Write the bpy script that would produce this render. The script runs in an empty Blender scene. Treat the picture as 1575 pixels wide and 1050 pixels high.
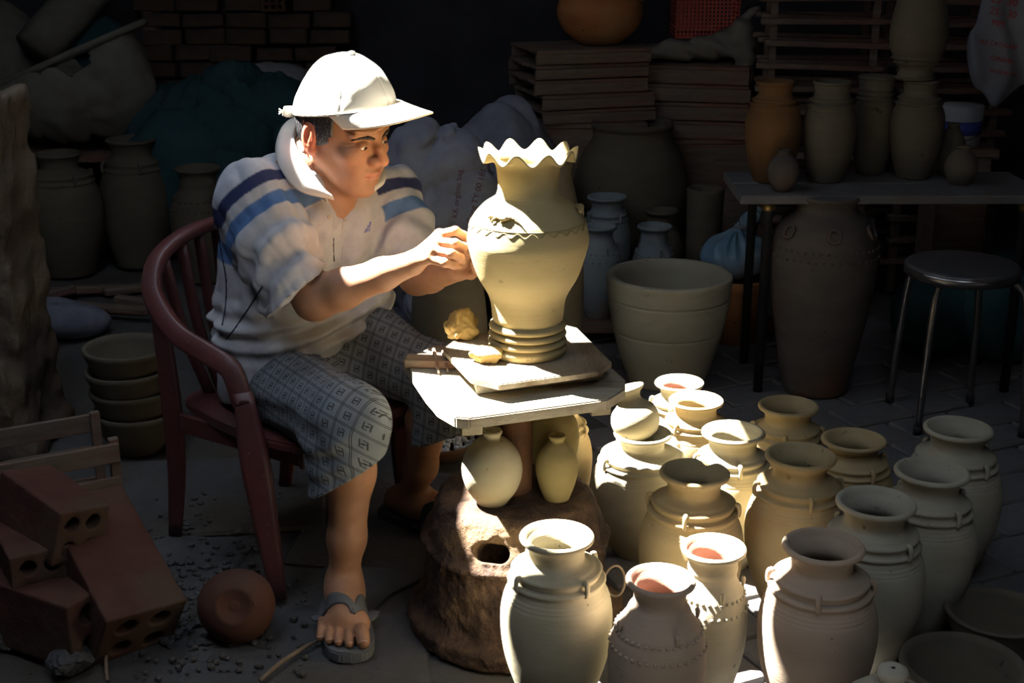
import bpy, bmesh, math, random
import numpy as np
from mathutils import Vector, Matrix
random.seed(7); np.random.seed(7)
scene = bpy.context.scene
COL = scene.collection
# ------------------------------------------------------------------ camera
FPX, PITCH, CAMH = 2100.0, math.radians(18.0), 1.6
cam_d = bpy.data.cameras.new('camera'); cam = bpy.data.objects.new('camera', cam_d); COL.objects.link(cam)
cam_d.sensor_width = 36.0; cam_d.lens = 36.0 * FPX / 1575.0; cam_d.clip_start = 0.05
cam.location = (0, 0, CAMH); cam.rotation_euler = (math.pi / 2 - PITCH, 0, 0)
scene.camera = cam
# ------------------------------------------------------------------ sky, sun, exposure
world = bpy.data.worlds.new('sky'); scene.world = world; world.use_nodes = True
bg = world.node_tree.nodes['Background']; bg.inputs[0].default_value = (0.72, 0.83, 1.0, 1); bg.inputs[1].default_value = 4.8
SUN_AZ, SUN_EL = math.radians(111), math.radians(56.5)
TOSUN = Vector((-math.sin(SUN_AZ) * math.cos(SUN_EL), -math.cos(SUN_AZ) * math.cos(SUN_EL), math.sin(SUN_EL)))
sun_d = bpy.data.lights.new('sun', 'SUN'); sun_d.energy = 125.0; sun_d.angle = math.radians(0.53); sun_d.color = (1.0, 0.97, 0.92)
sun = bpy.data.objects.new('sun', sun_d); COL.objects.link(sun)
sun.rotation_euler = TOSUN.to_track_quat('Z', 'Y').to_euler(); sun.location = TOSUN * 8
vs = scene.view_settings; vs.view_transform = 'Standard'; vs.look = 'None'; vs.gamma = 1.0; vs.exposure = 0.0
vs.use_curve_mapping = False
scene.cycles.max_bounces = 8; scene.cycles.diffuse_bounces = 5; scene.cycles.sample_clamp_indirect = 6.0

# ------------------------------------------------------------------ geometry of the view
_F = Vector((0, math.cos(PITCH), -math.sin(PITCH))); _U = Vector((0, math.sin(PITCH), math.cos(PITCH)))
def _ray(px, py): return _F + Vector((1, 0, 0)) * ((px - 787.5) / FPX) - _U * ((py - 525) / FPX)
def onz(px, py, z=0.0):
    d = _ray(px, py); t = (z - CAMH) / d.z; return Vector((d.x * t, d.y * t, z))
def at(px, py, Y):
    d = _ray(px, py); t = Y / d.y; return Vector((d.x * t, Y, CAMH + d.z * t))
def depth(p): return (Vector(p) - Vector((0, 0, CAMH))).dot(_F)
def mpp(p): return depth(p) / FPX          # metres per pixel at a point

# ------------------------------------------------------------------ objects
def _props(o, label=None, cat=None, group=None, kind=None):
    if label: o['label'] = label
    if cat: o['category'] = cat
    if group: o['group'] = group
    if kind: o['kind'] = kind
    return o
def thing(name, label, cat, loc=(0, 0, 0), group=None, rotz=0.0):
    o = bpy.data.objects.new(name, None); COL.objects.link(o); o.location = loc; o.rotation_euler = (0, 0, rotz)
    o.empty_display_size = 0.05
    return _props(o, label, cat, group)
def obj(name, mesh, mat=None, parent=None, loc=None, rot=None, **kw):
    o = bpy.data.objects.new(name, mesh); COL.objects.link(o)
    if mat is not None and not mesh.materials: mesh.materials.append(mat)
    if parent is not None: o.parent = parent
    if loc is not None: o.location = loc
    if rot is not None: o.rotation_euler = rot
    return _props(o, **kw)
def mesh_from(verts, faces, name='mesh', smooth=True):
    me = bpy.data.meshes.new(name); me.from_pydata([tuple(v) for v in verts], [], faces); me.update()
    if smooth: me.polygons.foreach_set('use_smooth', [True] * len(me.polygons))
    return me
def bm_mesh(bm, name='mesh', smooth=False, recalc=True):
    if recalc: bmesh.ops.recalc_face_normals(bm, faces=bm.faces)
    me = bpy.data.meshes.new(name); bm.to_mesh(me); bm.free()
    if smooth: me.polygons.foreach_set('use_smooth', [True] * len(me.polygons))
    return me
def box_mesh(sx, sy, sz, bev=0.0, jitter=0.0, base=True, seg=1):
    bm = bmesh.new(); bmesh.ops.create_cube(bm, size=1.0)
    for v in bm.verts:
        v.co = Vector((v.co.x * sx, v.co.y * sy, (v.co.z + (0.5 if base else 0)) * sz))
        if jitter: v.co += Vector((random.uniform(-1, 1), random.uniform(-1, 1), random.uniform(-1, 1))) * jitter
    if bev: bmesh.ops.bevel(bm, geom=list(bm.edges), offset=bev, segments=seg, affect='EDGES')
    return bm_mesh(bm)
def prism_mesh(poly, z0, z1, bev=0.0):
    """closed prism over a list of (x,y)"""
    bm = bmesh.new()
    a = [bm.verts.new((p[0], p[1], z0)) for p in poly]; b = [bm.verts.new((p[0], p[1], z1)) for p in poly]
    n = len(poly); bm.faces.new(b); bm.faces.new(a[::-1])
    for i in range(n): bm.faces.new((a[i], a[(i + 1) % n], b[(i + 1) % n], b[i]))
    if bev: bmesh.ops.bevel(bm, geom=list(bm.edges), offset=bev, segments=2, affect='EDGES')
    return bm_mesh(bm)
def catmull(pts, n=6, closed=False):
    P = [np.array(p, float) for p in pts]; out = []
    N = len(P); rng = range(N if closed else N - 1)
    for i in rng:
        p1, p2 = P[i], P[(i + 1) % N]
        p0 = P[i - 1] if (closed or i > 0) else 2 * p1 - p2
        p3 = P[(i + 2) % N] if (closed or i + 2 < N) else 2 * p2 - p1
        for k in range(n):
            t = k / n
            out.append(0.5 * ((2 * p1) + (-p0 + p2) * t + (2 * p0 - 5 * p1 + 4 * p2 - p3) * t * t + (-p0 + 3 * p1 - 3 * p2 + p3) * t ** 3))
    if not closed: out.append(P[-1])
    return out
def lathe_mesh(profile, seg=56, smooth_n=0, deform=None, jit=0.0):
    """profile: list of (r,z) from outer base up over the lip and down inside; r==0 ends are closed to a pole"""
    if smooth_n: profile = [tuple(p) for p in catmull(profile, smooth_n)]
    V, F, rings = [], [], []
    ph = random.uniform(0, 6.28)
    for r, z in profile:
        if r < 1e-5: rings.append([len(V)]); V.append((0, 0, z)); continue
        ring = []
        for i in range(seg):
            t = 2 * math.pi * i / seg
            rr = r * (1 + jit * (math.sin(2 * t + ph) + 0.5 * math.sin(3 * t + 2 * ph + z * 9)))
            p = (rr * math.cos(t), rr * math.sin(t), z)
            if deform: p = deform(p, t)
            ring.append(len(V)); V.append(p)
        rings.append(ring)
    for a, b in zip(rings[:-1], rings[1:]):
        if len(a) == 1 and len(b) == 1: continue
        for i in range(seg):
            j = (i + 1) % seg
            if len(a) == 1: F.append((a[0], b[j], b[i]))
            elif len(b) == 1: F.append((a[i], a[j], b[0]))
            else: F.append((a[i], a[j], b[j], b[i]))
    return mesh_from(V, F)
def tube_mesh(path, rad, seg=10, caps=True, flat=None, closed=False, smooth_n=0):
    """sweep a circle (or flat=(w,h) superellipse) along a path; rad is a number or list"""
    if smooth_n:
        if isinstance(rad, (list, tuple)):
            q = catmull([tuple(p) + (r,) for p, r in zip(path, rad)], smooth_n, closed)
            path = [p[:3] for p in q]; rad = [float(p[3]) for p in q]
        else: path = catmull(path, smooth_n, closed)
    P = [Vector(p) for p in path]; n = len(P)
    R = list(rad) if isinstance(rad, (list, tuple)) else [rad] * n
    V, F = [], []; up = None
    for i in range(n):
        t = ((P[(i + 1) % n] if (closed or i + 1 < n) else P[i]) - (P[i - 1] if (closed or i > 0) else P[i])).normalized()
        if up is None:
            up = Vector((0, 0, 1)) if abs(t.z) < 0.9 else Vector((0, 1, 0))
        up = (up - t * up.dot(t)).normalized(); sd = t.cross(up)
        for k in range(seg):
            a = 2 * math.pi * k / seg; c, s = math.cos(a), math.sin(a)
            if flat:
                e = 0.5; c = math.copysign(abs(c) ** e, c) * flat[0]; s = math.copysign(abs(s) ** e, s) * flat[1]
            V.append(P[i] + (sd * c + up * s) * R[i])
    m = n if closed else n - 1
    for i in range(m):
        for k in range(seg):
            a = i * seg + k; b = i * seg + (k + 1) % seg; c2 = ((i + 1) % n) * seg
            F.append((a, b, c2 + (k + 1) % seg, c2 + k))
    if caps and not closed:
        F.append(tuple(range(seg))[::-1]); F.append(tuple((n - 1) * seg + k for k in range(seg)))
    return mesh_from(V, F)
def join_meshes(meshes, name='mesh'):
    bm = bmesh.new()
    for m in meshes: bm.from_mesh(m)
    sm = any(p.use_smooth for p in meshes[0].polygons)
    me = bpy.data.meshes.new(name); bm.to_mesh(me); bm.free()
    return me

# ------------------------------------------------------------------ implicit surfaces (organic shapes)
def A3(v): return np.array(tuple(v), np.float32)
def cone(P, a, b, ra, rb):
    a, b = A3(a), A3(b); ab = b - a; t = np.clip(((P - a) @ ab) / max(float(ab @ ab), 1e-12), 0, 1)
    return np.linalg.norm(P - a - t[:, None] * ab, axis=1) - (ra + (rb - ra) * t)
def ball(P, c, r): return np.linalg.norm(P - A3(c), axis=1) - r
def ellip(P, c, r, M=None):
    q = P - A3(c)
    if M is not None: q = q @ M          # columns of M = local axes in world
    r = np.array(r, np.float32); k0 = np.linalg.norm(q / r, axis=1); k1 = np.linalg.norm(q / (r * r), axis=1) + 1e-9
    return k0 * (k0 - 1) / k1
def smin(a, b, k):
    h = np.clip(0.5 + 0.5 * (b - a) / k, 0, 1); return b + (a - b) * h - k * h * (1 - h)
def smax(a, b, k): return -smin(-a, -b, k)
def chain(P, pts, radii, k=0.02):
    d = None
    for i in range(len(pts) - 1):
        e = cone(P, pts[i], pts[i + 1], radii[i], radii[i + 1]); d = e if d is None else smin(d, e, k)
    return d
def wob(P, f, s=0.0):
    """cheap smooth pseudo noise in about [-1,1]"""
    x, y, z = P[:, 0] * f, P[:, 1] * f, P[:, 2] * f
    return (np.sin(x + 1.7 * np.sin(0.8 * y + s) + s) + np.sin(y * 1.1 + 1.9 * np.sin(0.7 * z + 2 * s) + 1.3 * s)
            + np.sin(z * 0.9 + 1.6 * np.sin(0.9 * x + 3 * s) + 2.1 * s)) / 3.0
def ridged(P, f, s=0.0): return 1 - 2 * np.abs(wob(P, f, s))
def sdf_mesh(f, lo, hi, h, name='mesh', B=8):
    lo = np.array(tuple(lo), np.float32); hi = np.array(tuple(hi), np.float32)
    nb = np.ceil((hi - lo) / (h * B)).astype(int)
    bi = np.stack(np.meshgrid(*[np.arange(n) for n in nb], indexing='ij'), -1).reshape(-1, 3)
    c = lo + (bi + 0.5) * h * B
    keep = np.abs(f(c.astype(np.float32))) < h * B * 1.35
    bi = bi[keep]
    o = np.stack(np.meshgrid(*[np.arange(B + 1)] * 3, indexing='ij'), -1).reshape(-1, 3)
    N = nb * B + 2
    # unique lattice points over the kept blocks
    g = (bi[:, None, :] * B + o[None]).reshape(-1, 3)
    gid = (g[:, 0].astype(np.int64) * N[1] + g[:, 1]) * N[2] + g[:, 2]
    uid, inv = np.unique(gid, return_inverse=True)
    gp = np.stack([uid // (N[1] * N[2]), (uid // N[2]) % N[1], uid % N[2]], -1)
    val = np.empty(len(uid), np.float32); pts = (lo + gp * h).astype(np.float32)
    for i in range(0, len(uid), 400000): val[i:i + 400000] = f(pts[i:i + 400000])
    v = val[inv].reshape(-1, B + 1, B + 1, B + 1)
    # cells
    cs = [v[:, i:B + i, j:B + j, k:B + k] for i in (0, 1) for j in (0, 1) for k in (0, 1)]
    st = np.stack(cs, -1); neg = (st < 0).sum(-1); act = (neg > 0) & (neg < 8)
    b_, ci, cj, ck = np.nonzero(act); cv = st[b_, ci, cj, ck]
    cell = bi[b_] * B + np.stack([ci, cj, ck], -1)
    corner = np.array([(i, j, k) for i in (0, 1) for j in (0, 1) for k in (0, 1)], np.float32)
    acc = np.zeros((len(cell), 3), np.float32); cnt = np.zeros(len(cell), np.float32)
    for a in range(8):
        for b in range(a + 1, 8):
            if np.abs(corner[a] - corner[b]).sum() != 1: continue
            m = (cv[:, a] < 0) != (cv[:, b] < 0); t = np.where(m, cv[:, a] / (cv[:, a] - cv[:, b] + 1e-12), 0)
            acc += np.where(m[:, None], corner[a] + t[:, None] * (corner[b] - corner[a]), 0); cnt += m
    vert = lo + (cell + acc / cnt[:, None]) * h
    cid = (cell[:, 0].astype(np.int64) * N[1] + cell[:, 1]) * N[2] + cell[:, 2]
    order = np.argsort(cid); scid = cid[order]
    def find(c3):
        q = (c3[:, 0].astype(np.int64) * N[1] + c3[:, 1]) * N[2] + c3[:, 2]
        i = np.clip(np.searchsorted(scid, q), 0, len(scid) - 1); ok = scid[i] == q
        return np.where(ok, order[i], -1)
    faces = []
    for ax in range(3):
        idx = [0, 4, 2, 1]; far = {0: 4, 1: 2, 2: 1}[ax]
        s0, s1 = cv[:, 0] < 0, cv[:, far] < 0; m = s0 != s1
        base = cell[m]; u, w = [(1, 2), (2, 0), (0, 1)][ax]
        e1 = np.zeros(3, int); e1[u] = 1; e2 = np.zeros(3, int); e2[w] = 1
        q = np.stack([np.nonzero(m)[0], find(base - e1), find(base - e1 - e2), find(base - e2)], -1)
        good = (q >= 0).all(1); q = q[good]; fl = s0[m][good]
        q[~fl] = q[~fl][:, ::-1]; faces.append(q)
    faces = np.concatenate(faces)
    me = bpy.data.meshes.new(name)
    me.vertices.add(len(vert)); me.vertices.foreach_set('co', vert.astype(np.float32).ravel())
    me.loops.add(faces.size); me.loops.foreach_set('vertex_index', faces.astype(np.int32).ravel())
    me.polygons.add(len(faces)); me.polygons.foreach_set('loop_start', np.arange(0, faces.size, 4, dtype=np.int32))
    me.polygons.foreach_set('loop_total', np.full(len(faces), 4, np.int32))
    me.update(calc_edges=True); me.validate()
    me.polygons.foreach_set('use_smooth', [True] * len(me.polygons))
    return me
def verts_np(me):
    a = np.empty(len(me.vertices) * 3, np.float32); me.vertices.foreach_get('co', a); return a.reshape(-1, 3)
def shift_mesh(me, loc):
    a = verts_np(me) - A3(loc); me.vertices.foreach_set('co', a.ravel().astype(np.float32)); me.update(); return me
def set_color(me, rgb, name='tint'):
    at_ = me.color_attributes.new(name, 'FLOAT_COLOR', 'POINT')
    c = np.ones((len(me.vertices), 4), np.float32); c[:, :3] = rgb; at_.data.foreach_set('color', c.ravel())

# ------------------------------------------------------------------ materials
class S:
    """socket wrapper so that node maths can be written as formulas"""
    def __init__(s, nt, k): s.nt, s.k = nt, k
    def _m(s, op, b=None, c=None):
        n = s.nt.nodes.new('ShaderNodeMath'); n.operation = op; s.nt.links.new(s.k, n.inputs[0])
        for i, q in ((1, b), (2, c)):
            if q is None: continue
            if isinstance(q, S): s.nt.links.new(q.k, n.inputs[i])
            else: n.inputs[i].default_value = q
        return S(s.nt, n.outputs[0])
    def __add__(s, b): return s._m('ADD', b)
    def __sub__(s, b): return s._m('SUBTRACT', b)
    def __mul__(s, b): return s._m('MULTIPLY', b)
    def lt(s, b): return s._m('LESS_THAN', b)
    def gt(s, b): return s._m('GREATER_THAN', b)
    def abs(s): return s._m('ABSOLUTE')
    def frac(s): return s._m('FRACT')
    def sin(s): return s._m('SINE')
    def mx(s, b): return s._m('MAXIMUM', b)
    def mn(s, b): return s._m('MINIMUM', b)
def new_mat(name, rough=0.9, spec=0.2):
    m = bpy.data.materials.new(name); m.use_nodes = True; nt = m.node_tree; b = nt.nodes['Principled BSDF']
    b.inputs['Roughness'].default_value = rough; b.inputs['Specular IOR Level'].default_value = spec
    return m, nt, b
def noise(nt, scale, detail=5, rough=0.6, vec=None, dist=0.0):
    n = nt.nodes.new('ShaderNodeTexNoise'); n.inputs['Scale'].default_value = scale; n.inputs['Detail'].default_value = detail
    n.inputs['Roughness'].default_value = rough; n.inputs['Distortion'].default_value = dist
    if vec is not None: nt.links.new(vec, n.inputs['Vector'])
    return n
def ramp(nt, fac, stops):
    r = nt.nodes.new('ShaderNodeValToRGB'); nt.links.new(fac, r.inputs[0]); e = r.color_ramp.elements
    while len(e) < len(stops): e.new(0.5)
    for q, (p, c) in zip(e, stops): q.position = p; q.color = tuple(c) + (1,) if len(c) == 3 else c
    return r.outputs[0]
def mixc(nt, fac, a, b, mode='MIX'):
    n = nt.nodes.new('ShaderNodeMix'); n.data_type = 'RGBA'; n.blend_type = mode
    for i, q in ((0, fac), (6, a), (7, b)):
        if hasattr(q, 'is_linked'): nt.links.new(q, n.inputs[i])
        elif i == 0: n.inputs[0].default_value = q
        else: n.inputs[i].default_value = tuple(q) + (1,) if len(q) == 3 else q
    return n.outputs[2]
def bump(nt, b, height, strength=0.3, dist=0.01, prev=None):
    n = nt.nodes.new('ShaderNodeBump'); n.inputs['Strength'].default_value = strength; n.inputs['Distance'].default_value = dist
    nt.links.new(height, n.inputs['Height'])
    if prev is not None: nt.links.new(prev, n.inputs['Normal'])
    nt.links.new(n.outputs[0], b.inputs['Normal']); return n.outputs[0]
def objco(nt, sc=(1, 1, 1), which='Object'):
    t = nt.nodes.new('ShaderNodeTexCoord'); m = nt.nodes.new('ShaderNodeMapping'); m.inputs['Scale'].default_value = sc
    nt.links.new(t.outputs[which], m.inputs[0]); return m.outputs[0]
def grain(name, c1, c2, c3=None, scale=6, stretch=(1, 1, 1), rough=0.9, spec=0.2, bstr=0.3, bdist=0.004, bscale=60, spots=None):
    """mottled matte surface: two or three tones, fine relief, optional dark specks"""
    m, nt, b = new_mat(name, rough, spec); v = objco(nt, stretch)
    n1 = noise(nt, scale, 6, 0.6, v, 0.3)
    col = ramp(nt, n1.outputs[0], [(0.3, c1), (0.7, c2)])
    if c3:
        n2 = noise(nt, scale * 0.37, 4, 0.6, v); col = mixc(nt, ramp(nt, n2.outputs[0], [(0.48, (0, 0, 0)), (0.66, (1, 1, 1))]), col, c3)
    if spots:
        n3 = noise(nt, scale * 14, 2, 0.5, v); col = mixc(nt, ramp(nt, n3.outputs[0], [(0.69, (0, 0, 0)), (0.73, (1, 1, 1))]), col, spots)
    nt.links.new(col, b.inputs['Base Color'])
    n4 = noise(nt, bscale, 6, 0.65, v); bump(nt, b, n4.outputs[0], bstr, bdist)
    return m
def clay(name, c1, c2, c3=None, rings=230, rstr=0.25, rough=0.93):
    """thrown clay: fine turning lines round the axis, blotches, pits"""
    def deep(c): g = .3 * c[0] + .59 * c[1] + .11 * c[2]; return [max(.005, (g + (k - g) * 1.22) * .60) for k in c]
    c1, c2 = deep(c1), deep(c2); c3 = deep(c3) if c3 else None
    m, nt, b = new_mat(name, rough, 0.15); v = objco(nt)
    n1 = noise(nt, 5, 5, 0.6, objco(nt, (1, 1, 2.5)), 0.4); col = ramp(nt, n1.outputs[0], [(0.32, c1), (0.68, c2)])
    if c3:
        n2 = noise(nt, 2.6, 4, 0.55, v); col = mixc(nt, ramp(nt, n2.outputs[0], [(0.5, (0, 0, 0)), (0.72, (0.85, 0.85, 0.85))]), col, c3)
    ns = noise(nt, 38, 2, 0.5, v); col = mixc(nt, ramp(nt, ns.outputs[0], [(0.71, (0, 0, 0)), (0.76, (0.7, 0.7, 0.7))]), col, [k * 0.35 for k in c1])
    nt.links.new(col, b.inputs['Base Color'])
    w = noise(nt, 1.0, 4, 0.7, objco(nt, (5, 5, rings)), 0.0); p = bump(nt, b, w.outputs[0], rstr, 0.0025)
    n4 = noise(nt, 120, 4, 0.6, v); bump(nt, b, n4.outputs[0], 0.25, 0.0015, p)
    return m
M = {}
M['pale'] = clay('pale_dry_clay', (0.47, 0.42, 0.30), (0.58, 0.53, 0.40), (0.50, 0.43, 0.27))
M['grey'] = clay('grey_dry_clay', (0.40, 0.37, 0.29), (0.50, 0.47, 0.38), (0.46, 0.39, 0.28))
M['tan'] = clay('tan_clay', (0.44, 0.35, 0.21), (0.54, 0.44, 0.28), (0.50, 0.31, 0.17))
M['pink'] = clay('pinkish_fired_clay', (0.46, 0.36, 0.275), (0.54, 0.44, 0.345), (0.46, 0.36, 0.255))
M['wet'] = clay('wet_ochre_clay', (0.50, 0.415, 0.235), (0.59, 0.50, 0.30), None, 300, 0.35, 0.75)
M['lump'] = grain('ochre_clay_lump', (0.28, 0.185, 0.06), (0.40, 0.285, 0.105), None, 14, rough=0.7, bstr=0.4)
M['olive'] = clay('olive_clay', (0.33, 0.28, 0.15), (0.42, 0.35, 0.19), (0.30, 0.24, 0.14))
M['terra'] = clay('terracotta', (0.40, 0.17, 0.09), (0.50, 0.25, 0.13), (0.36, 0.26, 0.16))
M['terrain'] = clay('terracotta_inside', (0.52, 0.32, 0.25), (0.58, 0.37, 0.29))
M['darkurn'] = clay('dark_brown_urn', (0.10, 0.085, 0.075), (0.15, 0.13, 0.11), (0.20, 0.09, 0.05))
M['dusk'] = clay('dimmed_brown_grey_clay', (0.13, 0.115, 0.09), (0.175, 0.155, 0.115), (0.14, 0.10, 0.07))  # darkened below the clay's own tone to stand in for dim light
M['dimorange'] = clay('dimmed_orange_clay', (0.17, 0.095, 0.05), (0.22, 0.13, 0.07), (0.16, 0.12, 0.08))  # dimmed copy of orange clay, shade put into the colour
M['dimterra'] = clay('dimmed_terracotta', (0.11, 0.055, 0.042), (0.15, 0.075, 0.055), (0.10, 0.08, 0.065))  # terracotta with dim light mixed into its colour
M['bluish'] = clay('blue_grey_glaze', (0.28, 0.33, 0.36), (0.36, 0.38, 0.36), (0.40, 0.28, 0.22))
M['wood'] = grain('weathered_wood', (0.20, 0.14, 0.09), (0.32, 0.25, 0.17), (0.27, 0.13, 0.08), 7, (1, 8, 8), bstr=0.5, bdist=0.004, bscale=30)
M['darkwood'] = grain('dark_old_wood', (0.10, 0.075, 0.055), (0.17, 0.13, 0.10), (0.15, 0.07, 0.05), 7, (1, 8, 8), bstr=0.5, bscale=30)  # old wood; on crates, trays and racks its dark tone stands for shade
M['board'] = grain('clay_dusted_board', (0.27, 0.24, 0.18), (0.36, 0.33, 0.25), (0.20, 0.16, 0.11), 8, (1, 5, 5), bstr=0.5, bscale=50)
M['batboard'] = grain('clay_stained_bat', (0.21, 0.17, 0.11), (0.30, 0.25, 0.18), (0.14, 0.10, 0.06), 8, (5, 1, 5), bstr=0.5, bscale=50)
M['rust'] = grain('rusty_crust', (0.030, 0.019, 0.015), (0.095, 0.055, 0.036), (0.15, 0.092, 0.048), 19, bstr=1.0, bdist=0.016, bscale=45, spots=(0.03, 0.02, 0.015))
M['rustpipe'] = grain('rusty_pipe', (0.11, 0.055, 0.03), (0.20, 0.10, 0.05), (0.07, 0.04, 0.03), 14, bstr=0.6, bscale=70)
M['plastic'] = grain('maroon_plastic', (0.085, 0.024, 0.022), (0.115, 0.034, 0.031), (0.095, 0.045, 0.04), 9, rough=0.42, spec=0.5, bstr=0.1, spots=(0.20, 0.13, 0.12))
M['sackgrey'] = grain('grey_woven_sack', (0.12, 0.13, 0.165), (0.18, 0.19, 0.225), (0.10, 0.11, 0.15), 7, bstr=0.5, bdist=0.003, bscale=180)
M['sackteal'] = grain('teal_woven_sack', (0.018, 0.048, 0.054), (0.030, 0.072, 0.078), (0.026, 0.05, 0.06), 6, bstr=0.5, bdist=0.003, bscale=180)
M['sackcream'] = grain('cream_canvas_sack', (0.13, 0.12, 0.095), (0.18, 0.17, 0.14), (0.10, 0.085, 0.065), 5, bstr=0.4, bscale=150)
M['sackwhite'] = grain('dull_white_sack', (0.17, 0.17, 0.185), (0.23, 0.23, 0.24), None, 6, bstr=0.4, bscale=150)
M['bag'] = grain('blue_plastic_bag', (0.10, 0.19, 0.27), (0.17, 0.28, 0.37), (0.26, 0.27, 0.28), 7, rough=0.4, spec=0.5, bstr=0.3, bscale=25)
M['brick'] = grain('red_hollow_brick', (0.055, 0.022, 0.016), (0.085, 0.034, 0.024), (0.07, 0.046, 0.03), 8, bstr=0.6, bscale=60)
M['brickold'] = grain('dark_brick', (0.045, 0.034, 0.03), (0.08, 0.058, 0.042), (0.10, 0.052, 0.028), 6, bstr=0.6, bscale=50)  # very dark brown brick tone
M['paver'] = grain('grey_paver', (0.085, 0.082, 0.086), (0.13, 0.125, 0.125), (0.10, 0.092, 0.08), 6, bstr=0.7, bscale=60)
M['dirt'] = grain('dusty_dirt_floor', (0.055, 0.053, 0.053), (0.09, 0.086, 0.085), (0.06, 0.05, 0.036), 4, bstr=0.8, bdist=0.012, bscale=30)
M['plaster'] = grain('crumbling_plaster', (0.085, 0.065, 0.048), (0.13, 0.10, 0.07), (0.065, 0.046, 0.033), 4, bstr=0.8, bdist=0.015, bscale=22)
M['darkwall'] = grain('dark_wall', (0.030, 0.030, 0.036), (0.055, 0.053, 0.06), None, 3, bstr=0.6, bdist=0.01, bscale=20)  # near-black tone for the walls
M['metal'] = grain('rusted_roof_sheet', (0.12, 0.09, 0.07), (0.20, 0.16, 0.13), None, 4, rough=0.7, bstr=0.2)
M['chrome'] = grain('worn_chrome_tube', (0.16, 0.155, 0.15), (0.22, 0.215, 0.21), None, 10, rough=0.28, spec=0.5, bstr=0.05); 
M['chrome'].node_tree.nodes['Principled BSDF'].inputs['Metallic'].default_value = 0.9
M['seat'] = grain('dark_stool_seat', (0.045, 0.045, 0.05), (0.07, 0.07, 0.075), None, 8, rough=0.35, spec=0.5, bstr=0.1)
M['black'] = grain('black_rubber', (0.012, 0.012, 0.013), (0.022, 0.022, 0.024), None, 8, rough=0.6)
M['brass'] = grain('dull_brass', (0.35, 0.24, 0.10), (0.45, 0.33, 0.15), None, 20, rough=0.4); M['brass'].node_tree.nodes['Principled BSDF'].inputs['Metallic'].default_value = 0.9
M['redplastic'] = grain('red_plastic', (0.30, 0.04, 0.03), (0.38, 0.07, 0.05), None, 6, rough=0.5, spec=0.4, bstr=0.1)
M['gravel'] = grain('pale_gravel', (0.30, 0.31, 0.34), (0.5, 0.51, 0.54), None, 9)
M['bucket'] = grain('white_paint_bucket', (0.33, 0.33, 0.34), (0.40, 0.40, 0.41), None, 6, rough=0.5)
M['blueband'] = grain('blue_bucket_band', (0.04, 0.05, 0.20), (0.05, 0.07, 0.26), None, 6, rough=0.5)
M['rubber'] = grain('grey_sandal_rubber', (0.085, 0.085, 0.088), (0.12, 0.12, 0.122), None, 10, rough=0.75, bstr=0.3, bscale=90)
M['darkrubber'] = grain('dark_sandal_rubber', (0.03, 0.028, 0.025), (0.05, 0.045, 0.04), None, 10, rough=0.5)
M['twig'] = grain('dry_twig', (0.13, 0.09, 0.06), (0.2, 0.15, 0.1), None, 20)
M['pinkcloth'] = grain('dark_pink_cloth', (0.22, 0.05, 0.07), (0.28, 0.08, 0.10), None, 8)
M['ink'] = grain('dark_red_ink', (0.06, 0.02, 0.025), (0.09, 0.03, 0.035), None, 8)
M['redink'] = grain('red_ink', (0.35, 0.03, 0.03), (0.4, 0.05, 0.04), None, 8)
# =================================================================== the setting
random.seed(11)
# floor: a dusty, uneven slab
def floor_mesh():
    nx, ny = 70, 90; V = []; Fc = []
    for j in range(ny + 1):
        for i in range(nx + 1):
            x = -3.2 + 6.6 * i / nx; y = -0.5 + 7.8 * j / ny
            dz = 0.004 * math.sin(x * 7 + 1.3 * math.sin(y * 5)) + 0.003 * math.sin(y * 11 + x * 3)
            V.append((x, y, -0.012 + dz))
    for j in range(ny):
        for i in range(nx):
            a = j * (nx + 1) + i; Fc.append((a, a + 1, a + nx + 2, a + nx + 1))
    return mesh_from(V, Fc)
floor = obj('floor', floor_mesh(), M['dirt'], kind='structure', label='dusty dark dirt floor partly covered by grey pavers')
pm = [box_mesh(0.232, 0.152, 0.05, 0.006, 0.003) for _ in range(6)]
for m_ in pm: m_.materials.append(M['paver'])
ca, sa = math.cos(math.radians(24)), math.sin(math.radians(24)); npv = 0
for j in range(-6, 26):
    for i in range(-14, 16):
        u = i * 0.24 + (0.12 if j % 2 else 0); w = j * 0.16
        x, y = 0.9 + u * ca - w * sa, 3.0 + u * sa + w * ca
        if not (0.32 < x < 2.3 and 2.25 < y < 5.2): continue
        if abs(x) > 0.40 * y + 0.15 or npv >= 300: continue
        obj('paver', pm[(i * 7 + j * 3) % 6], None, floor, (x, y, -0.05 + random.uniform(-0.004, 0.004)),
            (random.uniform(-.012, .012), random.uniform(-.012, .012), math.radians(24) + random.uniform(-.02, .02))); npv += 1
# slabs on the left half of the floor
for (px, py, sx, sy, rz) in ((330, 760, .62, .5, .1), (200, 880, .5, .45, -.15), (470, 1010, .55, .4, .08), (640, 880, .45, .40, .2), (560, 830, .36, .3, -.1)):
    p = onz(px, py, 0)
    obj('floor_slab', box_mesh(sx, sy, 0.02, 0.008, 0.008), M['dirt'], floor, (p.x, p.y, -0.0165), (0, 0, rz))
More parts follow.
